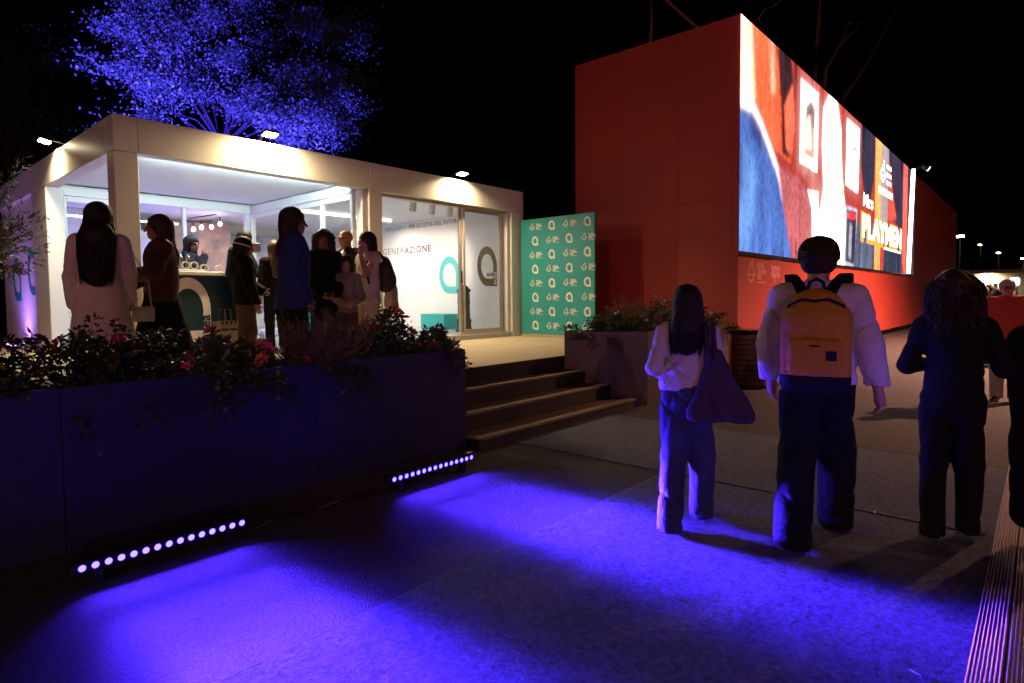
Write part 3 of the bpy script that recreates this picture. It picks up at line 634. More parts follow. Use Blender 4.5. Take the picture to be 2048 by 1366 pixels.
paint([(1500, 215), (1522, 260), (1518, 300), (1496, 260)], (.035, .04, .16), 13, 11, .8)
paint([(1556, 340), (1600, 360), (1614, 400), (1625, 530), (1584, 530), (1566, 420)], (.72, .17, .18), 9, 5)
paint([(1590, 310), (1640, 360), (1640, 390), (1592, 345)], (.8, .25, .2), 9, 5, .6)
paint([(1613, 382), (1634, 386), (1632, 530), (1622, 530), (1622, 420)], (4, 3.6, 3.6), 5, 3)
paint([(1600, 159), (1635, 190), (1632, 347), (1597, 326)], (4.5, 4.2, 3.9), 3, 3)
paint([(1612, 213), (1620, 202), (1627, 216), (1628, 325), (1605, 312), (1607, 262)], (.7, .32, .22), 7, 5)
paint([(1610, 216), (1620, 205), (1628, 220), (1627, 262), (1622, 256), (1622, 232), (1616, 230), (1613, 268), (1608, 268)], (.22, .08, .06), 3, 3)
paint([(1613, 240), (1618, 236), (1621, 300), (1609, 296)], (3.2, 2.4, 1.9), 7, 5)
paint([(1660, 188), (1672, 204), (1680, 260), (1682, 350), (1690, 440), (1690, 540), (1630, 540), (1638, 430), (1646, 380), (1643, 290), (1646, 220)], (5.5, 4.9, 4.3), 7, 5)
for (q0, q1, c_) in (((1670, 206), (1677, 360), (.95, .62, .35)), ((1674, 230), (1680, 352), (.9, .5, .25)), ((1666, 215), (1669, 330), (1.0, .8, .6)), ((1648, 225), (1645, 300), (.95, .7, .5)), ((1655, 212), (1652, 262), (1.0, .82, .66))):
    paint([q0, (q0[0]+1.4, q0[1]), (q1[0]+1.4, q1[1]), q1], c_, 2, 5, .9)
paint([(1655, 250), (1664, 258), (1667, 300), (1664, 340), (1656, 345), (1651, 310)], (1.0, .78, .66), 5, 7, .8)
for e_ in ([(1652, 277), (1657, 279), (1657, 283), (1652, 281)], [(1660, 281), (1665, 284), (1665, 287), (1660, 285)]): paint(e_, (.25, .12, .1), 2, 2, .9)
paint([(1655, 326), (1662, 330), (1661, 334), (1655, 331)], (.8, .2, .17), 2, 2, .9)
paint([(1657, 288), (1659, 290), (1660, 312), (1656, 311)], (.95, .6, .48), 2, 3, .8)
paint([(1676, 365), (1686, 385), (1684, 402), (1674, 380)], (1.6, .4, .2), 5, 7)
paint([(1692, 238), (1718, 261), (1714, 389), (1689, 371)], (3.6, 3.2, 3.2), 3, 3)
for _ in range(16):
    x, y = 1695+rs.rand()*17, 270+rs.rand()*80; paint([(x, y), (x+4, y+3), (x+4, y+14), (x, y+10)], (.9, .3, .25) if rs.rand() < .6 else (.1, .06, .08), 3, 3, .8)
paint([(1692, 352), (1715, 370), (1713, 384), (1691, 366)], (.8, 1.6, 1.9), 5, 5, .8)
paint([(1690, 412), (1713, 420), (1708, 540), (1686, 532)], (.7, .68, .8), 3, 3)
paint([(1692, 420), (1711, 427), (1707, 530), (1688, 524)], (.05, .045, .08), 3, 3)
paint([(1693, 424), (1710, 430), (1709, 442), (1692, 437)], (1.5, .09, .09), 3, 3)
paint([(1697, 450), (1703, 452), (1700, 520), (1694, 515)], (.8, .75, .85), 5, 7, .7)
paint([(1722, 245), (1752, 273), (1747, 360), (1740, 400), (1728, 400), (1720, 330)], (.055, .045, .085), 9, 5)
paint([(1703, 545), (1712, 450), (1724, 430), (1756, 470), (1754, 560)], (.16, .17, .27), 11, 7)
paint([(1750, 270), (1763, 281), (1757, 560), (1746, 560)], (1.5, .62, .17), 5, 3)
paint([(1763, 281), (1777, 294), (1773, 470), (1760, 450)], (.55, .45, .5), 7, 5)
paint([(1768, 475), (1806, 482), (1806, 560), (1764, 555)], (.05, .06, .10), 9, 5)
paint([(1776, 292), (1810, 322), (1804, 470), (1785, 440)], (.06, .045, .09), 9, 5)
paint([(1778, 330), (1786, 400), (1792, 440), (1774, 440)], (1.1, .13, .08), 9, 7)
paint([(1806, 310), (1816, 320), (1810, 560), (1802, 560)], (1.4, .22, .15), 5, 3)
paint([(1814, 300), (1840, 340), (1840, 570), (1812, 570)], (.10, .06, .08), 5, 3)
lf = sum(blur(rs.rand(nx, nz), kx_, kz_)*wt for kx_, kz_, wt in ((3, 3, .5), (9, 31, 1.6), (41, 25, 3.0), (5, 61, 1.4))); lf = (lf-lf.mean())/lf.std()
lum = img.max(-1, keepdims=True); img *= np.clip(1+.17*lf[..., None]*np.clip(1.6-lum*.3, .3, 1), .3, 2)
painted_glow = np.stack([blur(np.clip(img[..., c]-.9, 0, 3), 21, 15) for c in range(3)], -1); img += .22*painted_glow  # lens glow round the brightest areas, painted into the picture colours
SCR_GAIN = 1.0
V = np.stack([GX.ravel(), np.full(nx*nz, RY-.02), GZ.ravel()], 1)
ii, kk = np.meshgrid(np.arange(nx-1), np.arange(nz-1), indexing='ij'); b0 = (ii*nz+kk).ravel()
sc = empty('video_screen', (21.6, RY, SZ0)); tag(sc, 'giant lit video screen showing a red film advert', 'screen')
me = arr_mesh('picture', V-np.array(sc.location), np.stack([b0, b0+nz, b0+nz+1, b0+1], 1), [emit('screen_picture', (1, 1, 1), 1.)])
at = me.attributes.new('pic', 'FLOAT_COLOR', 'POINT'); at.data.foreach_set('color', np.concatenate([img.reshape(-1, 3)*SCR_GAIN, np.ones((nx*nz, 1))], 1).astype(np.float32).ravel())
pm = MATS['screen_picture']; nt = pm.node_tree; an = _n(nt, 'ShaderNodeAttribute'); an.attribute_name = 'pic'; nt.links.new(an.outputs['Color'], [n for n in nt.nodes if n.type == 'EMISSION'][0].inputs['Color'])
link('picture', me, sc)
new('cabinet', MB().box(RX0+.121, SX1+.05, RY-.018, RY+.1, SZ0-.03, SZ1-.004), BLACKP, sc); new('bottom_trim', MB().box(SX0+.02, SX1+.05, RY-.05, RY-.016, SZ0-.07, SZ0-.002), BLACKP, sc)
SGOLD, SWH = emit('screen_gold_glow', (1., .55, .08), 1.1), emit('screen_white', (1., .95, .85), 5.)
def spix(px, py): q = aty(px, py, RY); return q[0], q[2]
def stext(s, p0, p1, z0, z1, m, name='screen_lettering', bold=.02, slab=False, dy=.03):
    ps = text_polys(s, 1, bold); w = max(p[0] for q in ps for p in q); h = max(p[1] for q in ps for p in q)
    if slab:
        ps = list(ps); xs = np.linspace(0, w, len(s)+1)
        for i in range(len(s)):
            for v in (0, h-.09): ps.append([(xs[i]+.02, v), (xs[i+1]-.03, v), (xs[i+1]-.03, v+.09), (xs[i]+.02, v+.09)])
    return new(name, MB().flat([[(p[0]*(p1-p0)/w, p[1]*(z1-z0)/h) for p in q] for q in ps], (p0, RY-dy, z0), (1, 0, 0), (0, 0, 1), (0, -1, 0), .004), m, sc)
(x0, z1), (x1, _) = spix(1722, 426), spix(1801, 466); (_, z0), _ = spix(1721, 472), 0
stext('PLAYMEN', x0-.12, x1+.12, z0-.09, z1+.07, SGOLD, 'title_outline', .085, False, .025)
stext('PLAYMEN', x0, x1, z0, z1, SWH, 'title_lettering', .03, False, .034)
(x2, z3), (x3, z2) = spix(1724, 384), spix(1744, 414); stext('Mrs', x2, x3, z2-.1, z3, SWH)
(x2, z3), (x3, z2) = spix(1766, 492), spix(1800, 508); strokes('subtitle', x2, x3, z2, z3-.02, RY-.03, SWH, sc, 13)
(x2, z3), (x3, z2) = spix(1756, 374), spix(1783, 396); new('caption_bar', MB().box(x2, x3, RY-.03, RY-.024, (z2+z3)/2-.13, (z2+z3)/2+.1), SWH, sc)
q = spix(1764, 346); new('screen_emblem', MB().flat([[(p[0]*4.2, p[1]*3.2) for p in t] for t in emblem()], (q[0], RY-.03, q[1]), (1, 0, 0), (0, 0, 1), (0, -1, 0), .004), SWH, sc)
for k in range(3): new('screen_emblem', MB().box(q[0]+.7, q[0]+1.5, RY-.03, RY-.024, q[1]-.3+.28*k, q[1]-.16+.28*k), SWH, sc)
lt = empty('light_tube', (30.1, RY-.25, 2.4)); tag(lt, 'tall bright white light tube at the screen edge', 'light tube')
new('tube', MB().tube([(29.75, RY-.12, 2.42), (30.45, RY-.12, 6.78)], .07, 10), emit('tube_white', (1., .97, .93), 9.), lt); new('end_cap', MB().tube([(30.45, RY-.12, 6.781), (30.47, RY-.12, 6.9)], .12, 10), BLACKP, lt)
wl = empty('top_spotlight', (31.2, RY-.5, RT)); tag(wl, 'small lit spotlight on the top corner of the screen', 'spotlight')
new('arm', MB().tube([(31.2, RY+.05, RT), (31.2, RY-.3, RT+.2)], .03, 6), BLACKP, wl); new('head', MB().tube([(31.2, RY-.3, RT+.25), (31.35, RY-.5, RT+.1)], [.1, .14], 10), BLACKP, wl); new('lens', MB().tube([(31.352, RY-.502, RT+.098), (31.36, RY-.51, RT+.09)], .12, 10), emit('spot_lens', (1, .95, .9), 12.), wl)

# slatted bin by the planter
bn = empty('litter_bin', (10.4, 3.72, 0)); tag(bn, 'round slatted litter bin with black rim beside the far planter', 'bin')
bc = (10.35, 3.72, 0); SLAT = mat('reddish_wood_slat', (.16, .07, .045), .6, .2, 6, stretch=(1, 1, 8))
for k in range(10):
    z = .06+k*.085; new('slat', MB().lathe([(.30, z), (.315, z+.005), (.315, z+.072), (.30, z+.077)], bc, 24), SLAT, bn)
new('liner', MB().lathe([(.29, .02), (.29, .92)], bc, 24), BLACKP, bn); new('rim', MB().lathe([(.3, .915), (.37, .925), (.39, .95), (.37, .98), (.26, .985)], bc, 28), mat('glossy_black', (.01, .01, .011), .15, .1, 5), bn, smooth=True)

# ================================================================== PEOPLE
def fabric(name, col, rough=.9, var=.1, bs=140, b=.25, col2=None, vs_=6): return wrinkle(mat(name, col, rough, var, vs_, bump=b, bscale=bs, sheen=.0, col2=col2, spec=.2, bdist=.004), 9., .5, .035)
HAIRB = mat('black_hair', (.012, .009, .008), .6, .3, 40, stretch=(1, 1, .12), bump=.5, bscale=120, bdist=.004, spec=.3)
HAIRD = mat('dark_brown_hair', (.035, .02, .013), .6, .3, 40, stretch=(1, 1, .12), bump=.5, bscale=120, bdist=.004, spec=.3)
HAIRC = mat('brown_curly_hair', (.03, .018, .012), .5, .4, 60, bump=.8, bscale=70, bdist=.01)
HAIRL = mat('golden_brown_hair', (.09, .05, .018), .45, .3, 40, stretch=(1, 1, .12), bump=.5, bscale=120)
SHOE = mat('dark_shoe_leather', (.015, .014, .016), .4, .1, 8)
def person(loc, rz, H, label, pose=None, top=None, legs=None, hair=None, skin=None, vox=.013, male=False, group=None, feet=SHOE, hands=True, cat='person', headturn=0., nod=0., seed=1, scalehead=1., face=True):
    """A standing figure facing local +Y. pose: dict of joint overrides at 1.7 m scale. top/legs/hair: dicts."""
    s = H/1.7; J = {}
    shw = .185 if male else .16
    J['pel'] = np.array([0, 0, .93]); J['wai'] = np.array([0, -.005, 1.08]); J['che'] = np.array([0, 0, 1.26]); J['nek'] = np.array([0, -.015, 1.44]); J['hd'] = np.array([0, .012, 1.585])
    for sd_, nm in ((-1, 'L'), (1, 'R')):
        J['sh'+nm] = np.array([sd_*shw, -.01, 1.385]); J['el'+nm] = np.array([sd_*(shw+.04), -.035, 1.10]); J['wr'+nm] = np.array([sd_*(shw+.045), .04, .86]); J['fi'+nm] = None
        J['hi'+nm] = np.array([sd_*.085, 0, .90]); J['kn'+nm] = np.array([sd_*.095, .015, .49]); J['an'+nm] = np.array([sd_*.1, -.025, .075]); J['to'+nm] = np.array([sd_*.115, .13, .03])
    for k, v in (pose or {}).items(): J[k] = np.array(v, float)
    for k in list(J):
        if J[k] is not None: J[k] = J[k]*s
    Rh = rotm(headturn, nod); hc = J['hd']; hs = s*scalehead
    def hp(p): return hc+Rh@(np.array(p)*hs)
    er = lambda c, r, k=.015: ell(hp(c), np.array(r)*hs, Rh, k)
    tw, td = (1.08, 1.08) if male else (.94, .96)
    B = [ell(J['pel'], np.array([.15*tw, .105, .13])*s), ell(J['wai'], np.array([.125*tw, .09*td, .13])*s), ell(J['che'], np.array([.15*tw, .105*td, .17])*s),
         cap(J['shL']*.85+J['che']*.15+np.array([0, 0, .02*s]), J['shR']*.85+J['che']*.15+np.array([0, 0, .02*s]), .058*s), cap(J['nek']-np.array([0, 0, .03*s]), hc+Rh@np.array([0, -.02, -.06])*hs, .056*s*tw, .05*s*tw, .02)]
    for nm in 'LR':
        B += [cap(J['sh'+nm], J['el'+nm], .048*s*tw, .038*s*tw), cap(J['el'+nm], J['wr'+nm], .038*s*tw, .026*s), cap(J['hi'+nm], J['kn'+nm], .078*s, .052*s), cap(J['kn'+nm], J['an'+nm], .05*s, .035*s)]
        B += [cap(J['an'+nm]-np.array([0, .02*s, .03*s]), J['to'+nm], .034*s, .03*s)]
        w = J['wr'+nm]; f = w-J['el'+nm]; f = f/np.linalg.norm(f)
        if J['fi'+nm] is not None: f = J['fi'+nm]/np.linalg.norm(J['fi'+nm])
        sd_ = -1 if nm == 'L' else 1
        # hand: palm, four unequal fingers bent inward, thumb from the side of the palm
        fwd = np.array([0, 1., 0]); pn = np.array([-sd_, 0, 0.])-f*(-sd_*f[0]); pn = pn/(np.linalg.norm(pn)+1e-9); sdv = np.cross(f, pn); sdv = sdv if sdv[1] > 0 else -sdv
        B += [cap(w+f*.02*s, w+f*.075*s, .026*s, .03*s, .012, None)]
        if hands:
            for q, (o, L) in enumerate(((.027, .062), (.009, .072), (-.009, .067), (-.026, .052))):
                a = w+f*.085*s+sdv*o*s; b = a+(f*.86+pn*.3)*L*.55*s; c = b+(f*.5+pn*.85)*L*.5*s
                B += [cap(a-f*.015*s, b, .0095*s, .0088*s, .004), cap(b, c, .0088*s, .0075*s, .004)]
            a = w+f*.035*s+sdv*.026*s; b = a+(f*.55+sdv*.7+pn*.3)*.045*s; c = b+(f*.85+sdv*.2+pn*.4)*.034*s
            B += [cap(a, b, .012*s, .0105*s, .006), cap(b, c, .0105*s, .008*s, .004)]
        else: B += [cap(w+f*.08*s, w+f*.15*s, .024*s, .014*s, .012)]
    # head
    B += [er((0, -.012, .03), (.077, .097, .086), .02), er((0, .022, -.035), (.06, .072, .082), .02), er((0, .064, -.088), (.026, .024, .02), .02),
          cap(hp((0, .09, .008)), hp((0, .116, -.03)), .009*hs, .0135*hs, .012), cap(hp((-.036, .083, .02)), hp((.036, .083, .02)), .011*hs, None, .012),
          er((.078, -.008, -.008), (.011, .02, .031), .006), er((-.078, -.008, -.008), (.011, .02, .031), .006), er((0, .092, -.057), (.023, .009, .009), .008),
          sub(er((.031, .108, .002), (.018, .014, .011), .01)), sub(er((-.031, .108, .002), (.018, .014, .011), .01)), er((.03, .083, .001), (.0145, .012, .0125), .003), er((-.03, .083, .001), (.0145, .012, .0125), .003)]
    def pick(C):
        L = (C-hc)@Rh/hs; ey = (np.abs(np.abs(L[:, 0])-.031) < .014) & (np.abs(L[:, 2]-.002) < .0075) & (L[:, 1] > .07); br = (np.abs(np.abs(L[:, 0])-.032) < .019) & (np.abs(L[:, 2]-.024) < .005) & (L[:, 1] > .06)
        li = (np.abs(L[:, 0]) < .022) & (np.abs(L[:, 2]+.057) < .008) & (L[:, 1] > .08); r = np.zeros(len(C), int); r[ey | br] = 1; r[li] = 2; return r
    sk = skin or SKIN
    o = body_obj('person', B, vox*.8 if hands else vox, [sk, EYE_M, LIP], None, loc, rz, None, pick); tag(o, label, cat, group)
    # ---- clothing
    if top:
        t = dict(loose=.02, hem=.86, flare=0., sleeve=1., k=.035, fold=.005, name='top', neck=0.); t.update(top); lo = t['loose']*s; cl = []
        cl += [ell(J['che'], np.array([.15*tw, .105*td, .18])*s+lo, None, .04), ell(J['wai'], np.array([.128*tw, .095*td, .15])*s+lo*1.2, None, .05),
               cap(J['shL']*.8+J['che']*.2+np.array([0, 0, .02*s]), J['shR']*.8+J['che']*.2+np.array([0, 0, .02*s]), .062*s+lo*.7, None, .04), cap(J['nek']-np.array([0, 0, .05*s]), J['nek']+np.array([0, 0, (.0+t['neck'])*s]), .07*s, .064*s, .03)]
        hz = t['hem']*s; pz = J['pel'].copy(); pz[2] = hz
        cl += [cap(J['wai'], pz, .12*s*tw+lo, .14*s*tw+lo+t['flare']*s, .05, (1.1, .82, 1.))]
        for nm in 'LR':
            sl = t['sleeve']; e_, w_ = J['el'+nm], J['wr'+nm]; end = e_+(w_-e_)*max(0, min(1, sl)) if sl > 0 else J['sh'+nm]+(e_-J['sh'+nm])*(1+sl)
            if sl > -.95: cl += [cap(J['sh'+nm], e_ if sl > 0 else end, .054*s+lo*.7, .044*s+lo*.75, .022)]
            if sl > 0: cl += [cap(e_, end, .044*s+lo*.75, .034*s+lo*.7, .018)]
        cl += t.get('extra', [])
        cl += [cut((0, 0, hz), (0, 0, -1))]
        if t.get('vneck'): cl += [sub(ell(J['nek']+np.array([0, .11*s, -.06*s]), np.array([.05, .1, .14])*s, None, .01))]
        body_obj(t['name'], cl, t.get('vox', vox), [t['mat']], o, disp=folds(t['fold'], 16/s, seed))
    if legs:
        g_ = dict(loose=.02, hem=.07, fold=.005, name='trousers', waist=1.02, knee=None); g_.update(legs); lo = g_['loose']*s; cl = []
        cl += [ell(J['pel'], np.array([.15*tw, .108, .14])*s+lo*.6, None, .04)]
        for nm in 'LR':
            cl += [cap(J['hi'+nm]-np.array([0, 0, .0]), J['kn'+nm], .082*s+lo*.6, .058*s+lo, .03), cap(J['kn'+nm], J['an'+nm]-np.array([0, .025*s, .13*s]), .056*s+lo, .042*s+lo*1.2, .025)]
        cl += [cut((0, 0, g_['waist']*s), (0, 0, 1))]
        if g_.get('skirt'): cl += [cap(J['pel'], (J['pel'][0], J['pel'][1], g_['hem']*s), .15*s, .15*s+g_['skirt']*s, .05), ]
        cl += [cut((0, 0, max(g_['hem']*s-.02, .014)), (0, 0, -1))]
        body_obj(g_['name'], cl, g_.get('vox', vox), [g_['mat']], o, disp=folds(g_['fold'], 17/s, seed+9, (1.1, .5, 1.0)))
    if feet is not None:
        for nm in 'LR':
            a, b = J['an'+nm], J['to'+nm]; d = b-a; d[2] = 0; d = d/(np.linalg.norm(d)+1e-9)
            c0 = a-d*.025*s; c0[2] = b[2]+.022*s+(a[2]-.075*s)*.9; c1 = b.copy(); c1[2] = b[2]+.008*s
            body_obj('shoe', [cap(c0, c1, .037*s, .034*s, .02), cap(a+np.array([0, 0, .01*s]), c0, .036*s, .037*s, .03), cut((0, 0, .002), (0, 0, -1))], max(vox, .009), [feet], o)
    if hair:
        ty_ = hair['kind']; m_ = hair.get('mat', HAIRB); hh = []
        th = hair.get('th', .022)
        capm = [er((0, -.022, .04), (.078+th, .096+th, .086+th), .02)]
        facecut = [sub(ell(hp((0, .1, -.045)), np.array([.062, .075, .085])*hs, Rh, .012)), sub(ell(hp((0, .12, -.01)), np.array([.055, .045, .06])*hs, Rh, .012))]
        if ty_ == 'short': hh = capm+[er((0, -.05, -.01), (.078, .06, .075), .03), sub(ell(hp((0, .02, -.125)), np.array([.2, .2, .075])*hs, Rh, .015))]+facecut
        if ty_ in ('long', 'bob'):
            L = hair.get('len', .4); bw = hair.get('w', .085); hh = list(capm)
            top_ = hp((0, -.045, .0)); nb = np.array([0, -.10*s, J['che'][2]+.12*s]) if ty_ == 'long' else hp((0, -.05, -.12))
            end = hp((0, -.075, 0)); end = np.array([hc[0]*.5, min(J['nek'][1], hc[1])-(.10+hair.get('off', 0.))*s, hc[2]-L*s])
            mid = np.array([hc[0]*.8, J['nek'][1]-(.055+hair.get('off', 0.)*.6)*s, J['nek'][2]-.01*s])
            if ty_ == 'bob': mid = hp((0, -.05, -.1)); end = hp((0, -.045, -.1-hair.get('len', .1)))
            hh += [cap(top_, mid, .088*hs, bw*s, .04, (1., .8, 1.)), cap(mid, end, bw*s, bw*.72*s, .03, (1.15, .62, 1.))]
            for sd_ in (-1, 1): hh += [cap(hp((sd_*.075, .0, .01)), hp((sd_*.07, .01-.02*(ty_ == 'long'), -.13)), .026*hs, .022*hs, .03)]
            if hair.get('front'):
                for sd_ in (-1, 1): hh += [cap(hp((sd_*.075, .01, -.12)), np.array([sd_*.1*s, .075*s, J['che'][2]+.03*s]), .028*s, .02*s, .03)]
            hh += facecut
        if ty_ == 'bun': hh = capm+[er((0, -.12, hair.get('bz', .0)), (.05, .045, .05), .02), er((0, -.05, -.02), (.08, .06, .07), .03)]+facecut
        if ty_ == 'curly':
            vol = hair.get('vol', 1.); ln = hair.get('len', .2); hh = [er((0, -.03, .035), (.098*vol, .115*vol, .102*vol), .03), er((0, -.055, -ln*.45), (.112*vol, .085*vol, ln*.62), .04)]
            for sd_ in (-1, 1): hh += [cap(hp((sd_*.082*vol, -.01, -.03)), hp((sd_*.095*vol, -.005, -ln*.95)), .036*vol*hs, .03*vol*hs, .04)]
            hh += facecut
        fr_ = hair.get('fr', 260.)
        hd_ = (lambda x, y, z: .0009*np.sin(fr_*.5*np.arctan2(x-hc[0], -(y-hc[1])-.02)*.22+3*np.sin(9*z))+.0008*np.sin(fr_*1.3*(x+.6*y)+6*np.sin(5*z))) if ty_ != 'curly' else (lambda x, y, z: .006*np.sin(38*x+3*np.sin(31*z))*np.sin(41*z+2*np.sin(33*y)))
        ho = body_obj('hair', hh, hair.get('vox', vox*.8), [m_], o, disp=hd_)
        if ty_ == 'curly':
            rr = np.random.RandomState(seed+70); sm_ = MB()
            for _ in range(hair.get('n', 400)):
                a = rr.rand()*6.283; zz = rr.uniform(-ln*1.0, .12); rx = (.104 if zz < .05 else .104*math.sqrt(max(.08, 1-((zz-.035)/.105)**2)))*vol*rr.uniform(.95, 1.1); L_ = rr.uniform(.05, .13); ph_ = rr.rand()*6.28; am = rr.uniform(.004, .009); nt_ = rr.uniform(1.2, 2.6)
                if math.sin(a) > .25 and abs(math.cos(a)*rx) < .07 and zz < .09: continue
                if math.sin(a) > .55 and zz < .07: continue
                P_ = []
                for t in np.linspace(0, 1, 9):
                    r_ = rx*(1+.10*t*(zz < .06))+(.02*t if zz > .06 else 0); aa = a+.12*math.sin(ph_+t*3); c_ = am*math.sin(ph_+6.28*nt_*t); P_.append(hp((math.cos(aa)*(r_+c_), -.035+math.sin(aa)*(r_*.98+c_), zz-t*L_*(1 if zz < .06 else .5)+am*math.cos(ph_+6.28*nt_*t))))
                sm_.tube(P_, [.0035*hs]*7+[.0025*hs, .001*hs], 4, cap=False)
            new('strands', sm_, m_, ho, world=False, smooth=True)
        ns = hair.get('strands', 320 if vox < .0135 and ty_ in ('long', 'short', 'bob') else 0)
        if ns:
            rr = np.random.RandomState(seed+50); sm_ = MB()
            for _ in range(ns):
                a = rr.uniform(-2.2, 2.2)+math.pi*1.5; el_ = rr.uniform(-.15, 1.0)
                dv = np.array([math.cos(a)*math.cos(el_), math.sin(a)*math.cos(el_), math.sin(el_)]); R0 = np.array([.078+th, .096+th, .086+th])*1.0
                p0 = hp(np.array([0, -.022, .04])+dv*R0*.99)
                if ty_ == 'short':
                    t = np.array([dv[0]*.5, dv[1]*.5-.25, dv[2]*.35-.55])+rr.normal(0, .3, 3); t = t-dv*(t@dv)*.95; L_ = rr.uniform(.014, .03)*hs
                    if p0[2] < hp((0, 0, -.03))[2]: continue
                    p1 = p0+Rh@(dv*.004*hs)+Rh@t*L_*.5; sm_.tube([p0, p1, p1+Rh@t*L_*.5], [.0035*hs, .003*hs, .0008*hs], 4, cap=False); continue
                p1 = hp(np.array([math.cos(a)*(.078+th)*1.04, -.022+math.sin(a)*(.096+th)*1.02, -.035])); u_ = np.clip(math.cos(a)*1.25+rr.normal(0, .12), -1.1, 1.1)
                bk_ = .62*bw*s*math.sqrt(max(0., 1-min(1, u_*u_)))
                p2 = mid+np.array([u_*bw*1.12*s, -bk_-.004, 0]); p3 = end+np.array([u_*bw*.86*s, -.7*bk_-.004, rr.uniform(-.075, .05)*s])+rr.normal(0, .006, 3)
                if ty_ == 'long' and abs(u_) > .9 and math.sin(a) > 0: continue
                sm_.tube([p0, p1, (p1+p2)/2, p2, (p2+p3)/2+rr.normal(0, .004, 3), p3], [.003*s, .0042*s, .0045*s, .0045*s, .004*s, .001*s], 4, cap=False)
            if sm_.v: new('strands', sm_, m_, ho, world=False, smooth=True)
    return o, J, s
def heading(dx, dy): return math.atan2(-dx, dy)
def glasses(o, J, s, turn=0., nod=0., m=None):
    Rh = rotm(turn, nod); mb = MB(); hp = lambda p: J['hd']+Rh@(np.array(p)*s)
    for sd_ in (-1, 1):
        a = np.linspace(0, 2*math.pi, 15); mb.tube([hp((sd_*.032+.024*math.cos(t), .107, .0+.018*math.sin(t))) for t in a], .0025*s, 5); mb.tube([hp((sd_*.056, .105, .004)), hp((sd_*.079, .06, .008)), hp((sd_*.082, -.01, .004))], .0025*s, 5)
    mb.tube([hp((-.009, .109, .004)), hp((.009, .109, .004))], .0025*s, 5); g_ = new('glasses', mb, m or BLACKP, o, world=False); return g_

WHT = fabric('cream_knit', (.62, .56, .52), bs=220, b=.4); GRSW = fabric('pale_grey_sweatshirt', (.7, .66, .62), bs=260, b=.25)
JEAN = fabric('blue_denim', (.035, .045, .09), bs=300, b=.3, col2=(.06, .07, .13)); BLKF = fabric('black_cloth', (.009, .009, .010)); NAVYF = fabric('navy_cloth', (.012, .014, .03))
# --- walkers on the carpet
wp = dict(elL=(-.225, -.10, 1.13), wrL=(-.18, .12, 1.07), elR=(.225, -.08, 1.13), wrR=(.17, .14, 1.10), knL=(-.095, .03, .49), anL=(-.095, -.20, .11), toL=(-.10, -.06, .035), knR=(.095, .10, .49), anR=(.10, .14, .075), toR=(.11, .29, .03))
w1, JW, sW = person((3.83, 1.80, .011), heading(1, .38), 1.59, 'woman in cream knit top and blue jeans walking away, tote on shoulder', wp,
    dict(mat=WHT, hem=.97, loose=.016, fold=.011, sleeve=.9, extra=[cap((-.09, 0, .955), (.09, 0, .955), .10, None, .02, (1., .95, 1.))]), dict(mat=JEAN, loose=.035, fold=.014, waist=1.04, hem=.035), dict(kind='long', mat=HAIRB, len=.285, w=.098, th=.024, strands=520, vox=.006), vox=.0085)
mp = dict(elL=(-.255, -.07, 1.13), wrL=(-.25, .05, .89), elR=(.26, -.06, 1.12), wrR=(.305, .0, .87), knL=(-.10, -.01, .49), anL=(-.10, -.24, .13), toL=(-.115, -.11, .035), knR=(.10, .11, .49), anR=(.105, .2, .075), toR=(.13, .35, .03))
m1, JM, sM = person((4.17, 1.08, .011), heading(1, .22), 1.87, 'man in pale sweatshirt and black trousers walking away with mustard backpack', mp,
    dict(mat=GRSW, hem=.90, loose=.034, fold=.015, sleeve=1.0, name='sweatshirt', neck=.015), dict(mat=BLKF, loose=.045, fold=.016, hem=.03), dict(kind='short', mat=HAIRD, th=.02, vox=.007, strands=1500), vox=.0085, male=True, scalehead=1.06)
dp = dict(elR=(.26, .0, 1.13), wrR=(.34, .16, 1.10), elL=(-.25, .0, 1.12), wrL=(-.16, .16, 1.12), anL=(-.09, -.1, .085), toL=(-.1, .05, .03), anR=(.1, .1, .075), toR=(.11, .25, .03))
d1, JD, sD = person((4.66, .42, .011), heading(1, .1), 1.64, 'person all in black with voluminous curly hair walking beside the decking', dp,
    dict(mat=BLKF, hem=.84, loose=.02, flare=.01, fold=.008, name='coat'), dict(mat=BLKF, loose=.02, fold=.012, hem=.05), dict(kind='curly', mat=HAIRC, vol=1.34, n=1500, len=.16, vox=.008), vox=.0105)
ct = body_obj('carried_coat', [cap((.0, 0, 1.22), (.26, .03, 1.16), .09, .075, .05), cap((.05, 0, 1.1), (.10, .0, .55), .15, .13, .06, (1., .7, 1.)), cap((.2, .02, 1.05), (.16, .02, .40), .12, .12, .06, (1., .7, 1.)), cap((.06, 0, .6), (.03, 0, .16), .12, .09, .05, (1., .7, 1.))], .014, [BLKF], None, (4.78, .08, .05), heading(1, .1), folds(.012, 12, 4))
tag(ct, 'long black coat hanging over the arm of the person in black', 'coat')
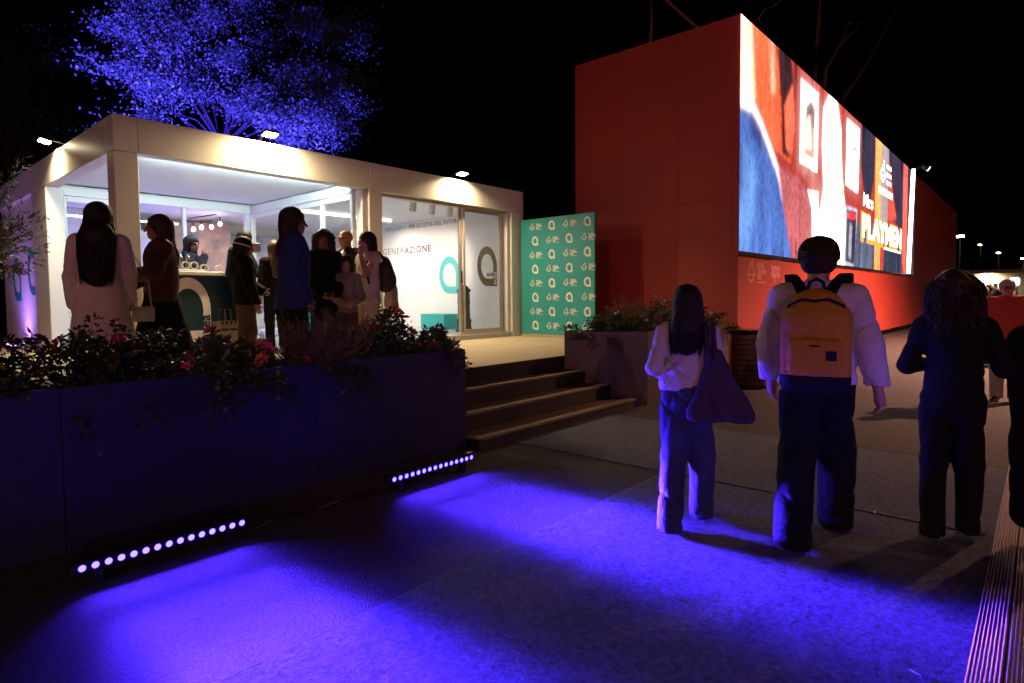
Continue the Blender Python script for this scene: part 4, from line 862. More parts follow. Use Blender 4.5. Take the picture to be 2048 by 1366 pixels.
# backpack (mustard) on the man
def ribbon(pts, w, th):
    # flat strap through pts, widest along x, slightly padded
    P = np.array(pts, float); n = 25; t = np.linspace(0, len(P)-1, n); C = np.stack([np.interp(t, np.arange(len(P)), P[:, i]) for i in range(3)], 1)
    for _ in range(2): C[1:-1] = .25*C[:-2]+.5*C[1:-1]+.25*C[2:]
    mb = MB(); vs_ = []
    for i in range(n):
        d = C[min(i+1, n-1)]-C[max(i-1, 0)]; d /= np.linalg.norm(d); x = np.array([1., 0, 0]); x = x-d*(x@d); x /= np.linalg.norm(x); nn = np.cross(x, d)
        for k in range(12):
            a = 2*math.pi*k/12; vs_.append(C[i]+x*w*.5*np.sign(math.cos(a))*abs(math.cos(a))**.5+nn*th*.5*math.sin(a))
    return mb.add(vs_, [(i*12+k, i*12+(k+1) % 12, (i+1)*12+(k+1) % 12, (i+1)*12+k) for i in range(n-1) for k in range(12)]+[tuple(range(12))[::-1], tuple((n-1)*12+k for k in range(12))])
def to_world(o, p): a = o.rotation_euler[2]; c, s_ = math.cos(a), math.sin(a); return (o.location[0]+c*p[0]-s_*p[1], o.location[1]+s_*p[0]+c*p[1], o.location[2]+p[2])
MUST = fabric('mustard_canvas', (.55, .29, .025), .75, .08, 260, .3); BLKW = fabric('black_webbing', (.01, .01, .011), .7)
bo = to_world(m1, (0, -.30, 1.28)); rzM = m1.rotation_euler[2]
bpk = empty('backpack', bo, rzM); tag(bpk, 'mustard canvas backpack with black base on the man in pale sweatshirt', 'backpack')
body_obj('body', [rbox((0, 0, -.06), (.115, .035, .17), .075, None, .03), ell((0, 0, .14), (.165, .10, .16), None, .06), cut((0, 0, -.215), (0, 0, -1))], .009, [MUST], bpk, disp=folds(.004, 14, 5))
body_obj('pocket', [rbox((0, -.095, -.1), (.11, .012, .075), .035, None, .02)], .008, [MUST], bpk, disp=folds(.003, 20, 8))
body_obj('base', [rbox((0, 0, -.235), (.12, .04, .012), .07, None, .02), cut((0, 0, -.206), (0, 0, 1))], .009, [BLKW], bpk)
zp = MB().tube([(-.165, -.03, .14), (-.14, -.075, .2), (-.07, -.10, .235), (0, -.108, .225), (.07, -.10, .235), (.14, -.075, .2), (.165, -.03, .14)], .008, 6); new('zip', zp, BLKW, bpk, world=False)
new('pocket_zip', MB().tube([(-.135, -.128, -.03), (0, -.142, -.033), (.135, -.128, -.03)], .006, 6), BLKW, bpk, world=False)
new('seam_band', MB().tube([(-.165, -.098, .02), (0, -.117, .015), (.165, -.098, .02)], .004, 6), MUST, bpk, world=False)
new('badge', MB().bbox(.06, .115, -.149, -.141, -.115, -.06, .004), NAVYF, bpk, world=False)
new('top_handle', MB().tube([(-.05, .02, .27), (-.035, .0, .335), (0, -.01, .355), (.035, .0, .335), (.05, .02, .27)], .011, 8), BLKW, bpk, world=False)
for sd_ in (-1, 1):
    pts = [(sd_*.06, .02, .24), (sd_*.10, .08, .33), (sd_*.145, .17, .385), (sd_*.165, .27, .39), (sd_*.16, .40, .28), (sd_*.155, .43, .1)]
    new('shoulder_strap', ribbon(pts, .065, .012), BLKW, bpk, world=False, smooth=True)
# label patch on the man's trousers
new('hip_patch', MB().bbox(.07, .115, -.192, -.184, .945, .985, .003), mat('pale_patch', (.3, .3, .32), .7, .05, 9), m1, world=False)
# tote bag on the woman
TOTE = fabric('taupe_cotton', (.06, .042, .042), .9, .12, 200, .3)
to_ = to_world(w1, (.19, -.06, .0)); tote = empty('tote_bag', to_, w1.rotation_euler[2]); tag(tote, 'slouchy taupe tote bag hanging from the shoulder of the woman in cream', 'bag')
body_obj('body', [cap((-.01, -.055, 1.16), (-.12, -.06, .79), .028, .06, .03, (1., .7, 1.)), cap((0, -.05, 1.16), (.17, -.02, .79), .028, .06, .03, (1., .7, 1.)), cap((0, -.05, 1.14), (.03, -.04, .80), .04, .085, .04, (1., .7, 1.)), cap((-.12, -.06, .76), (.17, -.02, .76), .06, .06, .03, (1., .75, 1.)), cut((0, 0, .725), (0, 0, -1))], .009, [TOTE], tote, disp=folds(.014, 22, 6, (1.4, .4, .5)))
for o_ in (-.022, .022): new('strap', MB().tube([(-.02+o_, -.065, 1.0), (-.035+o_, -.075, 1.2), (-.045+o_, -.04, 1.335), (-.045+o_, .02, 1.35), (-.04+o_, .09, 1.25), (-.02, .085, 1.0), (.0, .0, .93)], .018, 8), TOTE, tote, world=False, smooth=True)

# --- people by the pavilion (standing on the deck)
def stand(px, py, ztop, floor, label, face_dir, **kw):
    p = atz(px, py, ztop); H = ztop-floor; return person((p[0], p[1], floor), heading(*face_dir), H, label, group=None, **kw)
LACE = fabric('ivory_lace', (.66, .58, .5), .9, .12, 60, .6); BRWN = fabric('brown_quilted_jacket', (.09, .035, .022), .6, .2, 30, .5); BLAZ = fabric('royal_blue_blazer', (.03, .045, .17), .8, .08)
TAUP = fabric('brown_trousers', (.09, .06, .05), .85); GREYW = fabric('white_shirt', (.65, .63, .6), .8); LEATH = fabric('dark_brown_leather_jacket', (.05, .032, .024), .45, .2, 40, .3)
cam_dir = lambda p: (-p[0], -p[1])
back = (.25, 1); V1 = .014
a1, Ja, sa = stand(196, 412, 2.34, DZ, 'woman in loose ivory lace blouse with long black hair, seen from behind', (.45, 1), vox=.011, top=dict(mat=LACE, hem=.50, loose=.032, flare=.07, fold=.009, name='blouse'), legs=dict(mat=BLKF), hair=dict(kind='long', len=.5, w=.115, th=.028, off=.06, vox=.008), seed=11, pose=dict(elR=(.2, .0, 1.12), wrR=(.2, .1, .9)))
a2, Jb, sb = stand(318, 434, 2.36, DZ, 'woman in brown jacket and long black skirt, head in profile by the column', (-1, .25), vox=.011, skin=SKIN2, top=dict(mat=BRWN, hem=.86, loose=.05, fold=.008, name='jacket'), legs=dict(mat=BLKF, skirt=.16, hem=.25, name='skirt'), hair=dict(kind='long', mat=HAIRD, len=.28, w=.09, front=0, vox=.008), seed=12, pose=dict(elL=(-.24, .08, 1.14), wrL=(-.06, .22, 1.12), elR=(.24, .08, 1.13), wrR=(.1, .24, 1.04)))
a3 = stand(382, 474, 2.48, FZ, 'staff woman in dark jacket behind the desk, hand near her chin', (.75, -.6), vox=V1, skin=SKIN2, top=dict(mat=NAVYF, loose=.03, name='jacket'), legs=dict(mat=BLKF), hair=dict(kind='long', len=.3), seed=13, headturn=-.5, pose=dict(elR=(.22, .14, 1.16), wrR=(.08, .2, 1.40), fiR=(-.2, -.1, 1)))
a4 = stand(480, 461, 2.56, FZ, 'staff person in dark suit with tied-back hair leaning over the desk', (.6, -.8), vox=V1, skin=SKIN2, top=dict(mat=NAVYF, loose=.035, name='suit_jacket'), legs=dict(mat=BLKF), hair=dict(kind='bun', mat=HAIRB, bz=-.02), seed=14, headturn=-.6, pose=dict(hd=(.02, .08, 1.565), nek=(0, .03, 1.43), wrL=(-.2, .3, 1.05), elL=(-.26, .1, 1.12)))
a5, Je, se = stand(487, 477, 2.30, DZ, 'woman in black top and brown trousers wearing a white virtual reality headset', (.95, -.3), vox=.012, skin=SKIN2, top=dict(mat=BLKF, hem=.84, loose=.04, flare=.02, name='top'), legs=dict(mat=TAUP, loose=.05), hair=dict(kind='long', mat=HAIRB, len=.3, w=.085), seed=15, pose=dict(elL=(-.22, .1, 1.12), wrL=(-.07, .22, 1.02), elR=(.23, .02, 1.10), wrR=(.22, .1, .85)))
a6, Jf, sf = stand(585, 420, 2.40, DZ, 'woman in royal blue blazer and black trousers, seen in profile', (.95, -.32), vox=.011, skin=SKIN2, top=dict(mat=BLAZ, hem=.76, loose=.045, flare=.05, fold=.006, name='blazer', vneck=1), legs=dict(mat=BLKF, loose=.035), hair=dict(kind='long', mat=HAIRD, len=.26, w=.075, front=1, vox=.008), seed=16, pose=dict(elL=(-.23, -.03, 1.1), wrL=(-.21, .06, .86), elR=(.23, -.05, 1.1), wrR=(.21, .06, .86)))
a7, Jg, sg = stand(646, 463, 2.36, DZ, 'woman in black with long curly hair facing the avenue, hands clasped', (-.3, -1), vox=.012, skin=SKIN2, top=dict(mat=BLKF, hem=.7, loose=.04, name='coat'), legs=dict(mat=BLKF), hair=dict(kind='curly', mat=HAIRC, vol=1.16, n=900, len=.36, vox=.010), seed=17, headturn=-.25, pose=dict(elL=(-.24, .0, 1.12), wrL=(-.09, .17, .95), elR=(.24, .0, 1.12), wrR=(.09, .17, .95), fiL=(.6, .3, -.6), fiR=(-.6, .3, -.6)))
a8, Jh, sh_ = stand(692, 461, 2.50, DZ, 'bald man with glasses in brown leather jacket and white shirt', (-1, -.1), vox=.012, male=True, skin=mat('skin_warm', (.55, .3, .17), .45, .06, 14), top=dict(mat=LEATH, hem=.84, loose=.035, name='jacket', vneck=1), legs=dict(mat=BLKF), hair=None, seed=18)
body_obj('shirt', [ell(Jh['che']+np.array([0, .02, .02]), np.array([.13, .105, .17])*sh_), cap(Jh['nek'], Jh['nek']+np.array([0, .0, .01]), .066, .06)], .012, [GREYW], a8); glasses(a8, Jh, sh_)
a9, Ji, si = stand(690, 514, 2.06, DZ, 'child with dark hair in scarf and pale jacket beside the curly-haired woman', (-.35, -1), vox=.012, top=dict(mat=fabric('grey_check_jacket', (.3, .26, .22), .9, .3, 40, .4), hem=.86, loose=.035, name='jacket', neck=.02), legs=dict(mat=TAUP), hair=dict(kind='bob', mat=HAIRD, len=.06, w=.075), seed=19, scalehead=1.1, pose=dict(wrL=(-.08, .2, 1.02), elL=(-.22, .05, 1.1), wrR=(.08, .2, 1.0), elR=(.22, .05, 1.1)))
a10, Jk, sk_ = stand(734, 467, 2.38, DZ, 'woman with glasses, white sleeveless top and brown backpack, hand at her face', (-1, .05), vox=.012, top=dict(mat=fabric('white_cotton_top', (.6, .52, .48), .85), hem=.80, loose=.03, sleeve=-.85, flare=.02, name='top'), legs=dict(mat=fabric('cream_trousers', (.55, .48, .4), .85), loose=.035), hair=dict(kind='long', mat=HAIRD, len=.38, w=.085), seed=20, pose=dict(elL=(-.17, .16, 1.16), wrL=(-.07, .14, 1.40), fiL=(.1, -.1, 1), elR=(.2, .1, 1.12), wrR=(.1, .2, 1.02)))
glasses(a10, Jk, sk_, m=mat('lilac_frames', (.3, .2, .5), .3, .05, 5))
a11 = stand(548, 484, 2.40, FZ, 'woman in black with golden brown hair half hidden behind the blue blazer', (.2, 1), vox=V1, top=dict(mat=BLKF, loose=.03), legs=dict(mat=BLKF), hair=dict(kind='long', mat=HAIRL, len=.4, w=.09), seed=21)
# backpack and tied jacket of the woman with glasses
BRB = fabric('brown_nylon', (.075, .05, .045), .6, .15, 80, .3)
b2 = empty('backpack', to_world(a10, (0, -.24, 1.20*sk_)), a10.rotation_euler[2]); tag(b2, 'rounded brown backpack worn by the woman with glasses', 'backpack')
body_obj('body', [ell((0, 0, -.0), (.15, .10, .22), None, .03), ell((0, -.03, -.1), (.16, .12, .15), None, .06)], .012, [BRB], b2, disp=folds(.006, 14, 3))
for sd_ in (-1, 1): new('shoulder_strap', MB().tube([(sd_*.07, .03, .17), (sd_*.11, .14, .25), (sd_*.12, .28, .22), (sd_*.13, .36, .02), (sd_*.13, .3, -.15), (sd_*.1, .1, -.22)], .02, 8), BLKW, b2, world=False, smooth=True)
j2 = body_obj('tied_jacket', [cap((0, .05, .0), (.03, .03, -.30), .06, .11, .06, (1.2, .5, 1.)), cap((.07, .04, -.1), (.1, .05, -.5), .05, .05, .04, (1., .6, 1.)), cap((-.06, .05, -.15), (-.09, .06, -.40), .06, .07, .05, (1., .6, 1.))], .011, [fabric('beige_jacket', (.45, .38, .28), .85)], None, to_world(a10, (0, -.40, 1.12*sk_)), a10.rotation_euler[2], folds(.018, 20, 9)); tag(j2, 'beige jacket hanging from the brown backpack', 'jacket')
# headset
hs_ = empty('headset', to_world(a5, Je['hd']), a5.rotation_euler[2]); tag(hs_, 'white virtual reality headset on the woman in black top', 'headset')
HSW = mat('headset_white', (.75, .72, .68), .4, .04, 6)
body_obj('visor', [rbox((0, .125, .0), (.075, .022, .032), .022, None, .01)], .008, [HSW], hs_)
new('band', MB().tube([(.104*math.cos(t), -.02+.125*math.sin(t), .022-.035*math.sin(t)) for t in np.linspace(R(35), R(-215), 20)], .0085, 8), HSW, hs_, world=False, smooth=True)
# white shoulder bag of the woman in brown, clapper-shaped gift bag
wbp = aty(287, 628, 6.25); wb = empty('shoulder_bag', wbp); tag(wb, 'small white shoulder bag on a thin strap beside the brown jacket', 'bag')
new('body', MB().bbox(-.09, .09, -.03, .03, -.07, .07, .012), fabric('white_bag_leather', (.6, .55, .5), .5), wb, world=False); new('strap', MB().tube([(-.05, 0, .06), (-.07, .0, .35), (-.05, .05, .55), (.06, .03, .3), (.07, 0, .06)], .006, 6), WHT, wb, world=False)
cbp = aty(451, 665, 6.9); cbg = empty('gift_bag', cbp, .35); tag(cbg, 'cream paper gift bag with black clapperboard stripes and lettering', 'gift bag')
PAPER = mat('cream_paper', (.62, .5, .33), .8, .06, 8)
new('body', MB().box(-.12, .12, -.06, .06, -.17, .09), PAPER, cbg, world=False)
new('clapper', MB().box(-.12, .12, -.061, .06, .091, .13), PAPER, cbg, world=False)
st_ = MB()
for k in range(4): st_.flat([[(k*.06-.115, .092), (k*.06-.09, .092), (k*.06-.07, .129), (k*.06-.095, .129)]], (0, -.0615, 0), (1, 0, 0), (0, 0, 1), (0, -1, 0), .002)
new('stripes', st_, BLACKP, cbg, world=False); new('lettering', MB().flat([[(p[0], p[1]) for p in q] for q in text_polys('ROMA E CINEMA', .036, .001)], (-.105, -.0605, .02), (.8, 0, 0), (0, 0, 1.2), (0, -1, 0), .002), BLACKP, cbg, world=False)
for y in (-.04, .04): new('handle', MB().tube([(-.05, y, .13), (-.04, y, .26), (.04, y, .26), (.05, y, .13)], .004, 6), PAPER, cbg, world=False)
# --- far people near the end of the red wall
REDH = fabric('red_hooded_sweatshirt', (.55, .06, .045), .8)
pr = atd(2014, 640, 8.6); r1, Jr, sr = person((pr[0], pr[1], 0), heading(-1, .12), 1.74, 'man in red hooded sweatshirt and glasses walking towards the screen', dict(elR=(.27, .02, 1.12), wrR=(.22, .2, .98)), dict(mat=REDH, hem=.84, loose=.05, name='hoodie', neck=.05, fold=.009), dict(mat=fabric('pale_trousers', (.35, .3, .28), .85), loose=.03), dict(kind='short', mat=mat('grey_hair', (.35, .32, .3), .5, .2, 30), th=.006), male=True, vox=.012, seed=31, headturn=.35)
glasses(r1, Jr, sr, .35)
for i, (px, D, H, lb) in enumerate(((1966, 13, 1.68, 'dark figure in a long coat standing beyond the red hooded man'), (1977, 13.6, 1.72, 'dark figure with short hair at the end of the group'), (1992, 12.6, 1.62, 'dark figure with rounded hair close behind the red hooded man'))):
    p = atd(px, 640, D); person((p[0], p[1], 0), heading(.6, -.3+.5*i), H, lb, None, dict(mat=BLKF, loose=.05, hem=.6), dict(mat=BLKF), dict(kind=('long', 'short', 'bob')[i], mat=HAIRB), vox=.018, hands=False, seed=40+i)

# ================================================================== PLANTS
def leafmat(name, col, col2, rough=.45):
    m = mat(name, col, rough, col2=col2, vscale=5)
    return m
LDARK = leafmat('dark_leaf', (.02, .04, .015), (.045, .08, .03)); LMID = leafmat('mid_leaf', (.04, .075, .025), (.08, .12, .045)); LOLIVE = leafmat('olive_leaf', (.07, .085, .05), (.14, .15, .09)); LTREE = leafmat('tree_leaf', (.06, .09, .05), (.1, .14, .08))
FEATH = leafmat('feathery_plume', (.14, .1, .07), (.25, .19, .13), .8); STEMM = mat('plant_stem', (.05, .045, .025), .7, .2, 10); BARK = mat('bark', (.08, .055, .04), .9, .3, 6, bump=.6, bscale=25, stretch=(1, 1, .3))
FLOW = {'red': leafmat('red_petal', (.42, .015, .012), (.55, .03, .03)), 'pink': leafmat('pink_petal', (.6, .05, .2), (.75, .12, .32)), 'violet': leafmat('violet_petal', (.25, .1, .5), (.4, .2, .6)), 'white': leafmat('white_petal', (.7, .66, .62), (.8, .76, .72)), 'salmon': leafmat('salmon_petal', (.6, .1, .07), (.7, .17, .12))}
def leaf_cloud(pts, dirs, L, W, rs, droop=.25, jit=.5):
    """folded leaf blades (two quads each) at pts pointing along dirs"""
    n = len(pts); d = dirs+rs.normal(0, jit, (n, 3)); d[:, 2] -= droop; d /= np.linalg.norm(d, axis=1)[:, None]+1e-9
    u = np.cross(d, rs.normal(0, 1, (n, 3))); u /= np.linalg.norm(u, axis=1)[:, None]+1e-9; w = np.cross(u, d)
    l = (L*(.65+.7*rs.rand(n)))[:, None]; ww = (W*(.7+.6*rs.rand(n)))[:, None]
    P = [pts, pts+d*l*.45+u*ww*.5+w*ww*.12, pts+d*l-w*l*.12, pts+d*l*.45-u*ww*.5+w*ww*.12, pts+d*l*.5]
    V = np.stack(P, 1).reshape(-1, 3); b = np.arange(n)[:, None]*5
    F_ = np.concatenate([b+np.array([[0, 4, 2, 1]]), b+np.array([[0, 3, 2, 4]])]); return V, F_
def flower_mesh(name, r, m, n=5):
    mb = MB()
    for k in range(n):
        a = 2*math.pi*k/n; c, s_ = math.cos(a), math.sin(a); t = np.array([-s_, c, 0])
        d = np.array([c, s_, 0]); mb.add([d*.1*r, d*.6*r+t*.38*r+(0, 0, .25*r), d*r+(0, 0, .12*r), d*.6*r-t*.38*r+(0, 0, .25*r)], [(0, 1, 2, 3)])
        mb.add([d*.05*r+(0, 0, .1*r), d*.4*r+t*.25*r+(0, 0, .5*r), d*.62*r+(0, 0, .55*r), d*.4*r-t*.25*r+(0, 0, .5*r)], [(0, 1, 2, 3)])
    return arr_mesh(name, np.array(mb.v), mb.f, m)
FLM = {k: flower_mesh('flower_'+k, .05 if k in ('red', 'pink', 'salmon') else .032, v) for k, v in FLOW.items()}
def plant(x, y, z, kind, label, w=.3, h=.35, seed=0, flowers=(), nfl=0, group=None):
    rs = np.random.RandomState(seed); e = empty(kind, (x, y, z)); tag(e, label, 'plant', group)
    nst = {'shrub': 26, 'bedding_plant': 24, 'feather_grass': 70, 'trailing_plant': 22, 'rose_bush': 20}[kind]
    st_ = MB(); tips = []; tw = []; lp = []; ldv = []
    for k in range(nst):
        a = rs.rand()*6.28; sp = w*math.sqrt(rs.rand())*1.15; hh = h*(.45+.65*rs.rand())*(1-.35*(sp/w)**2)
        if kind == 'trailing_plant': hh = h*.5*rs.rand(); sp = w*(.5+.6*rs.rand())
        b = np.array([math.cos(a)*sp*.3, math.sin(a)*sp*.3, -.03]); t = np.array([math.cos(a)*sp, math.sin(a)*sp, hh]); m_ = (b+t)/2+np.array([0, 0, hh*.22])+rs.normal(0, .02, 3)
        if kind == 'trailing_plant' and t[1] < 0: t = t+np.array([0, -.12, -.1-.25*rs.rand()]); m_ = np.array([t[0]*.8, t[1]*.6, .1+.05*rs.rand()])
        ts = np.linspace(0, 1, 6)[:, None]; c = (1-ts)**2*b+2*ts*(1-ts)*m_+ts**2*t
        st_.tube(c, [.005, .0045, .004, .003, .0025, .0015], 4, cap=False); tips.append(t); tw.append(c)
        nl = {'shrub': 95, 'bedding_plant': 58, 'feather_grass': 60, 'trailing_plant': 34, 'rose_bush': 74}[kind]
        u = rs.rand(nl)**.75; P = (1-u[:, None])**2*b+2*u[:, None]*(1-u[:, None])*m_+u[:, None]**2*t
        dv = rs.normal(0, 1, (nl, 3)); dv[:, 2] = np.abs(dv[:, 2])*.6; sc_ = .035 if kind != 'feather_grass' else .012
        lp.append(P+dv*sc_*.5); ldv.append(dv if kind != 'feather_grass' else (t-b)/np.linalg.norm(t-b)+dv*.35)
    new('stems', st_, STEMM, e, world=False)
    L, W, m = {'shrub': (.04, .022, LDARK), 'bedding_plant': (.06, .035, LMID), 'feather_grass': (.07, .006, FEATH), 'trailing_plant': (.045, .03, LDARK), 'rose_bush': (.05, .027, LDARK)}[kind]
    V, F_ = leaf_cloud(np.concatenate(lp), np.concatenate(ldv), L, W, rs); link('foliage', arr_mesh('foliage', V, F_, m), e)
    for k in range(nfl):
        c = FLM[flowers[k % len(flowers)]]; t = tips[(k*3+1) % nst]; f = link('flower', c, e, t+np.array([0, 0, .012])+rs.normal(0, .02, 3), rs.rand()*6.28); f.rotation_euler = (rs.normal(.5, .5), rs.normal(0, .5), rs.rand()*6.28); s_ = .8+.5*rs.rand(); f.scale = (s_, s_, s_)
    return e
ZP = PH-.09
row = [(-.6, 'rose_bush', .28, .32, ('red',), 4, 'rose bush with deep red blooms in the end planter'), (-.1, 'bedding_plant', .3, .3, ('pink', 'red'), 3, 'broad-leaved plant in the end planter, almost in the dark'), (.35, 'rose_bush', .28, .36, ('red', 'salmon'), 6, 'bushy rose with red blooms below the fabric side panel'),
       (.72, 'shrub', .26, .38, (), 0, 'upright dark shrub in front of the ivory blouse'), (1.12, 'rose_bush', .28, .50, ('red',), 7, 'tall leggy rose with red blooms beside the ivory blouse'), (1.5, 'shrub', .3, .42, ('red',), 4, 'dense dark shrub with few red flowers before the brown jacket'),
       (1.9, 'bedding_plant', .3, .36, ('salmon', 'pink'), 9, 'leafy plant with salmon and pink blooms below the desk logo'), (2.3, 'bedding_plant', .28, .26, ('pink',), 7, 'low leafy plant with magenta blooms by the gift bag'), (1.3, 'trailing_plant', .3, .2, ('violet',), 4, 'trailing plant with violet flowers spilling over the middle planter'),
       (2.1, 'trailing_plant', .3, .15, (), 0, 'dark trailing leaves hanging over the middle planter edge'), (2.75, 'feather_grass', .36, .42, (), 0, 'wispy brown feather grass before the blue blazer'), (3.1, 'feather_grass', .32, .46, ('red',), 2, 'wispy brown feather grass with a red bloom by the curly-haired woman'),
       (2.92, 'trailing_plant', .3, .15, (), 0, 'dark trailing stems over the planter joint'), (3.45, 'shrub', .3, .46, ('red',), 3, 'rounded dark shrub below the child'), (3.8, 'rose_bush', .3, .46, ('red', 'salmon'), 12, 'rose bush with many red blooms before the bright room'),
       (4.1, 'bedding_plant', .22, .28, ('red', 'violet'), 7, 'leafy plant with small red flowers near the planter end'), (4.28, 'trailing_plant', .18, .2, ('violet',), 12, 'trailing plant with violet flowers at the planter corner by the steps')]
for i, (x, k, w, h, fl, n, lb) in enumerate(row): plant(x, 4.78+.12*((i*7) % 3-1)-(.1 if k == 'trailing_plant' else 0), ZP, k, lb, w*1.1, h*1.15, 100+i, fl, int(n*1.5))
row2 = [(7.35, 4.95, 'trailing_plant', .35, .3, (), 0, 'glossy leaves spilling over the far planter beside the backdrop'), (7.7, 4.75, 'shrub', .34, .36, ('white',), 3, 'small-leaved shrub with white flowers in the far planter'), (8.2, 4.7, 'feather_grass', .4, .46, ('red',), 3, 'dark feathery grass in the far planter'), (8.7, 4.65, 'rose_bush', .4, .46, ('salmon', 'white'), 8, 'rose bush with salmon and white blooms in the far planter'),
        (9.2, 4.7, 'shrub', .36, .40, ('red',), 4, 'dark shrub in the far planter behind the woman in cream'), (9.7, 4.6, 'rose_bush', .36, .40, ('white',), 4, 'rose bush with white blooms near the far planter end'), (10.2, 4.6, 'bedding_plant', .36, .40, (), 0, 'large-leaved plant at the far planter end before the red wall'), (10.5, 4.4, 'trailing_plant', .38, .3, (), 0, 'dark leafy stems hanging off the far planter end')]
for i, (x, y, k, w, h, fl, n, lb) in enumerate(row2): plant(x, y, .96, k, lb, w*1.2, h*1.25, 300+i, fl, int(n*1.5))

# ------------------------------------------------------------------ trees
def tree(loc, label, H, crown_c, crown_r, nleaf, L, W, lm, seed, trunk_r=.22, clumps=70, name='tree', bark=BARK, centers=None):
    rs = np.random.RandomState(seed); e = empty(name, loc); tag(e, label, 'tree'); cc = np.array(crown_c, float); cr = np.array(crown_r, float)
    tb = MB(); base = np.zeros(3); fork = np.array([cc[0]*.35, cc[1]*.35, cc[2]-cr[2]*.75]); tb.tube([base, fork*.5+rs.normal(0, .06, 3)*np.array([1, 1, 0]), fork], [trunk_r*1.25, trunk_r, trunk_r*.75], 10)
    new('trunk', tb, bark, e, world=False, smooth=True); lb_ = MB(); C = []
    for k in range(clumps):
        v = rs.normal(0, 1, 3); v /= np.linalg.norm(v); q = cc+v*cr*(rs.rand()**.45); C.append(q)
        if k % 2 == 0:
            m_ = (fork+q)/2+rs.normal(0, .12, 3)*cr; lb_.tube([fork, fork*.4+m_*.6, q], [trunk_r*.35, trunk_r*.16, trunk_r*.04], 5, cap=False)
    for k, q in enumerate(centers or []):
        C.append(np.array(q)); clumps += 1
        if k % 8 == 0: m_ = (fork+C[-1])/2+rs.normal(0, .5, 3); lb_.tube([fork, fork*.4+m_*.6+rs.normal(0, .15, 3), C[-1]], [trunk_r*.2, trunk_r*.1, trunk_r*.03], 5, cap=False)
    new('limbs', lb_, bark, e, world=False, smooth=True); C = np.array(C); per = nleaf//clumps; sz = rs.uniform(.07, .2, clumps)*np.mean(cr) if centers is None else rs.uniform(.16, .45, clumps)
    P = np.concatenate([c+rs.normal(0, 1, (per, 3))*s_*np.array([1.2, 1.2, .7]) for c, s_ in zip(C, sz)]); D = rs.normal(0, 1, P.shape)
    V, F_ = leaf_cloud(P, D, L, W, rs, .3); link('crown', arr_mesh('crown', V, F_, lm), e); return e
c0 = atd(440, 140, 24.); rsT = np.random.RandomState(8); tb0 = np.array([c0[0], c0[1], 0.]); CL = []
for (px, py, sx, sy, n_) in ((300, 150, 48, 55, 34), (330, 50, 45, 40, 20), (425, 75, 35, 40, 12), (590, 225, 60, 32, 30), (510, 200, 35, 25, 5), (640, 170, 50, 30, 8), (690, 70, 60, 50, 9), (560, 90, 70, 50, 10), (400, -80, 130, 60, 24)):
    for _ in range(int(n_*1.15)): CL.append(atd(px+rsT.normal(0, sx), py+rsT.normal(0, sy), 24+rsT.uniform(-2.5, 2.5))-tb0)
tree(tuple(tb0), 'leafy tree lit violet from below behind the pavilion', 12, (0, 0, c0[2]), (5, 4, 4), 50000, .135, .07, LTREE, 5, .3, 0, centers=CL, bark=mat('dark_bark', (.03, .024, .02), .95, .3, 6, bump=.6, bscale=25))
c1 = atd(20, 210, 30.); tree((c1[0], c1[1], 0), 'dim tree behind the short side of the pavilion', 10, (0, 0, c1[2]), (3.4, 3.4, 3.8), 14000, .13, .065, LTREE, 6, .25, 60)
BL = (.06, .035, 1.)
def ground_flood(x, y, aim, power, label, spot=70):
    e = empty('ground_flood', (x, y, 0)); tag(e, label, 'flood lamp'); d = np.array(aim)-np.array([x, y, .3]); d = d/np.linalg.norm(d); c = np.array([x, y, .3])
    new('yoke', MB().tube([(x-.15, y, .0), (x-.15, y, .3), (x+.15, y, .3), (x+.15, y, 0)], .012, 6), BLACKP, e); new('can', MB().tube([c-d*.12, c+d*.12], [.1, .13], 14), BLACKP, e); new('lens', MB().tube([c+d*.121, c+d*.125], .11, 14), emit('violet_flood_lens', (.3, .2, 1.), 20.), e)
    lamp('ground_flood_light', 'SPOT', c+d*.15, aim, BL, power, e, .1, spot=R(spot), blend=.9)
g0 = atd(310, 130, 24.); g1 = atd(590, 225, 24.)
ground_flood(5.0, 18.6, tuple(g0), 130000, 'violet ground floodlight aimed up at the tree, behind the lilac room', 40); ground_flood(9.0, 18.2, tuple(g1), 90000, 'violet ground floodlight aimed up at the tree, behind the bright room', 34)
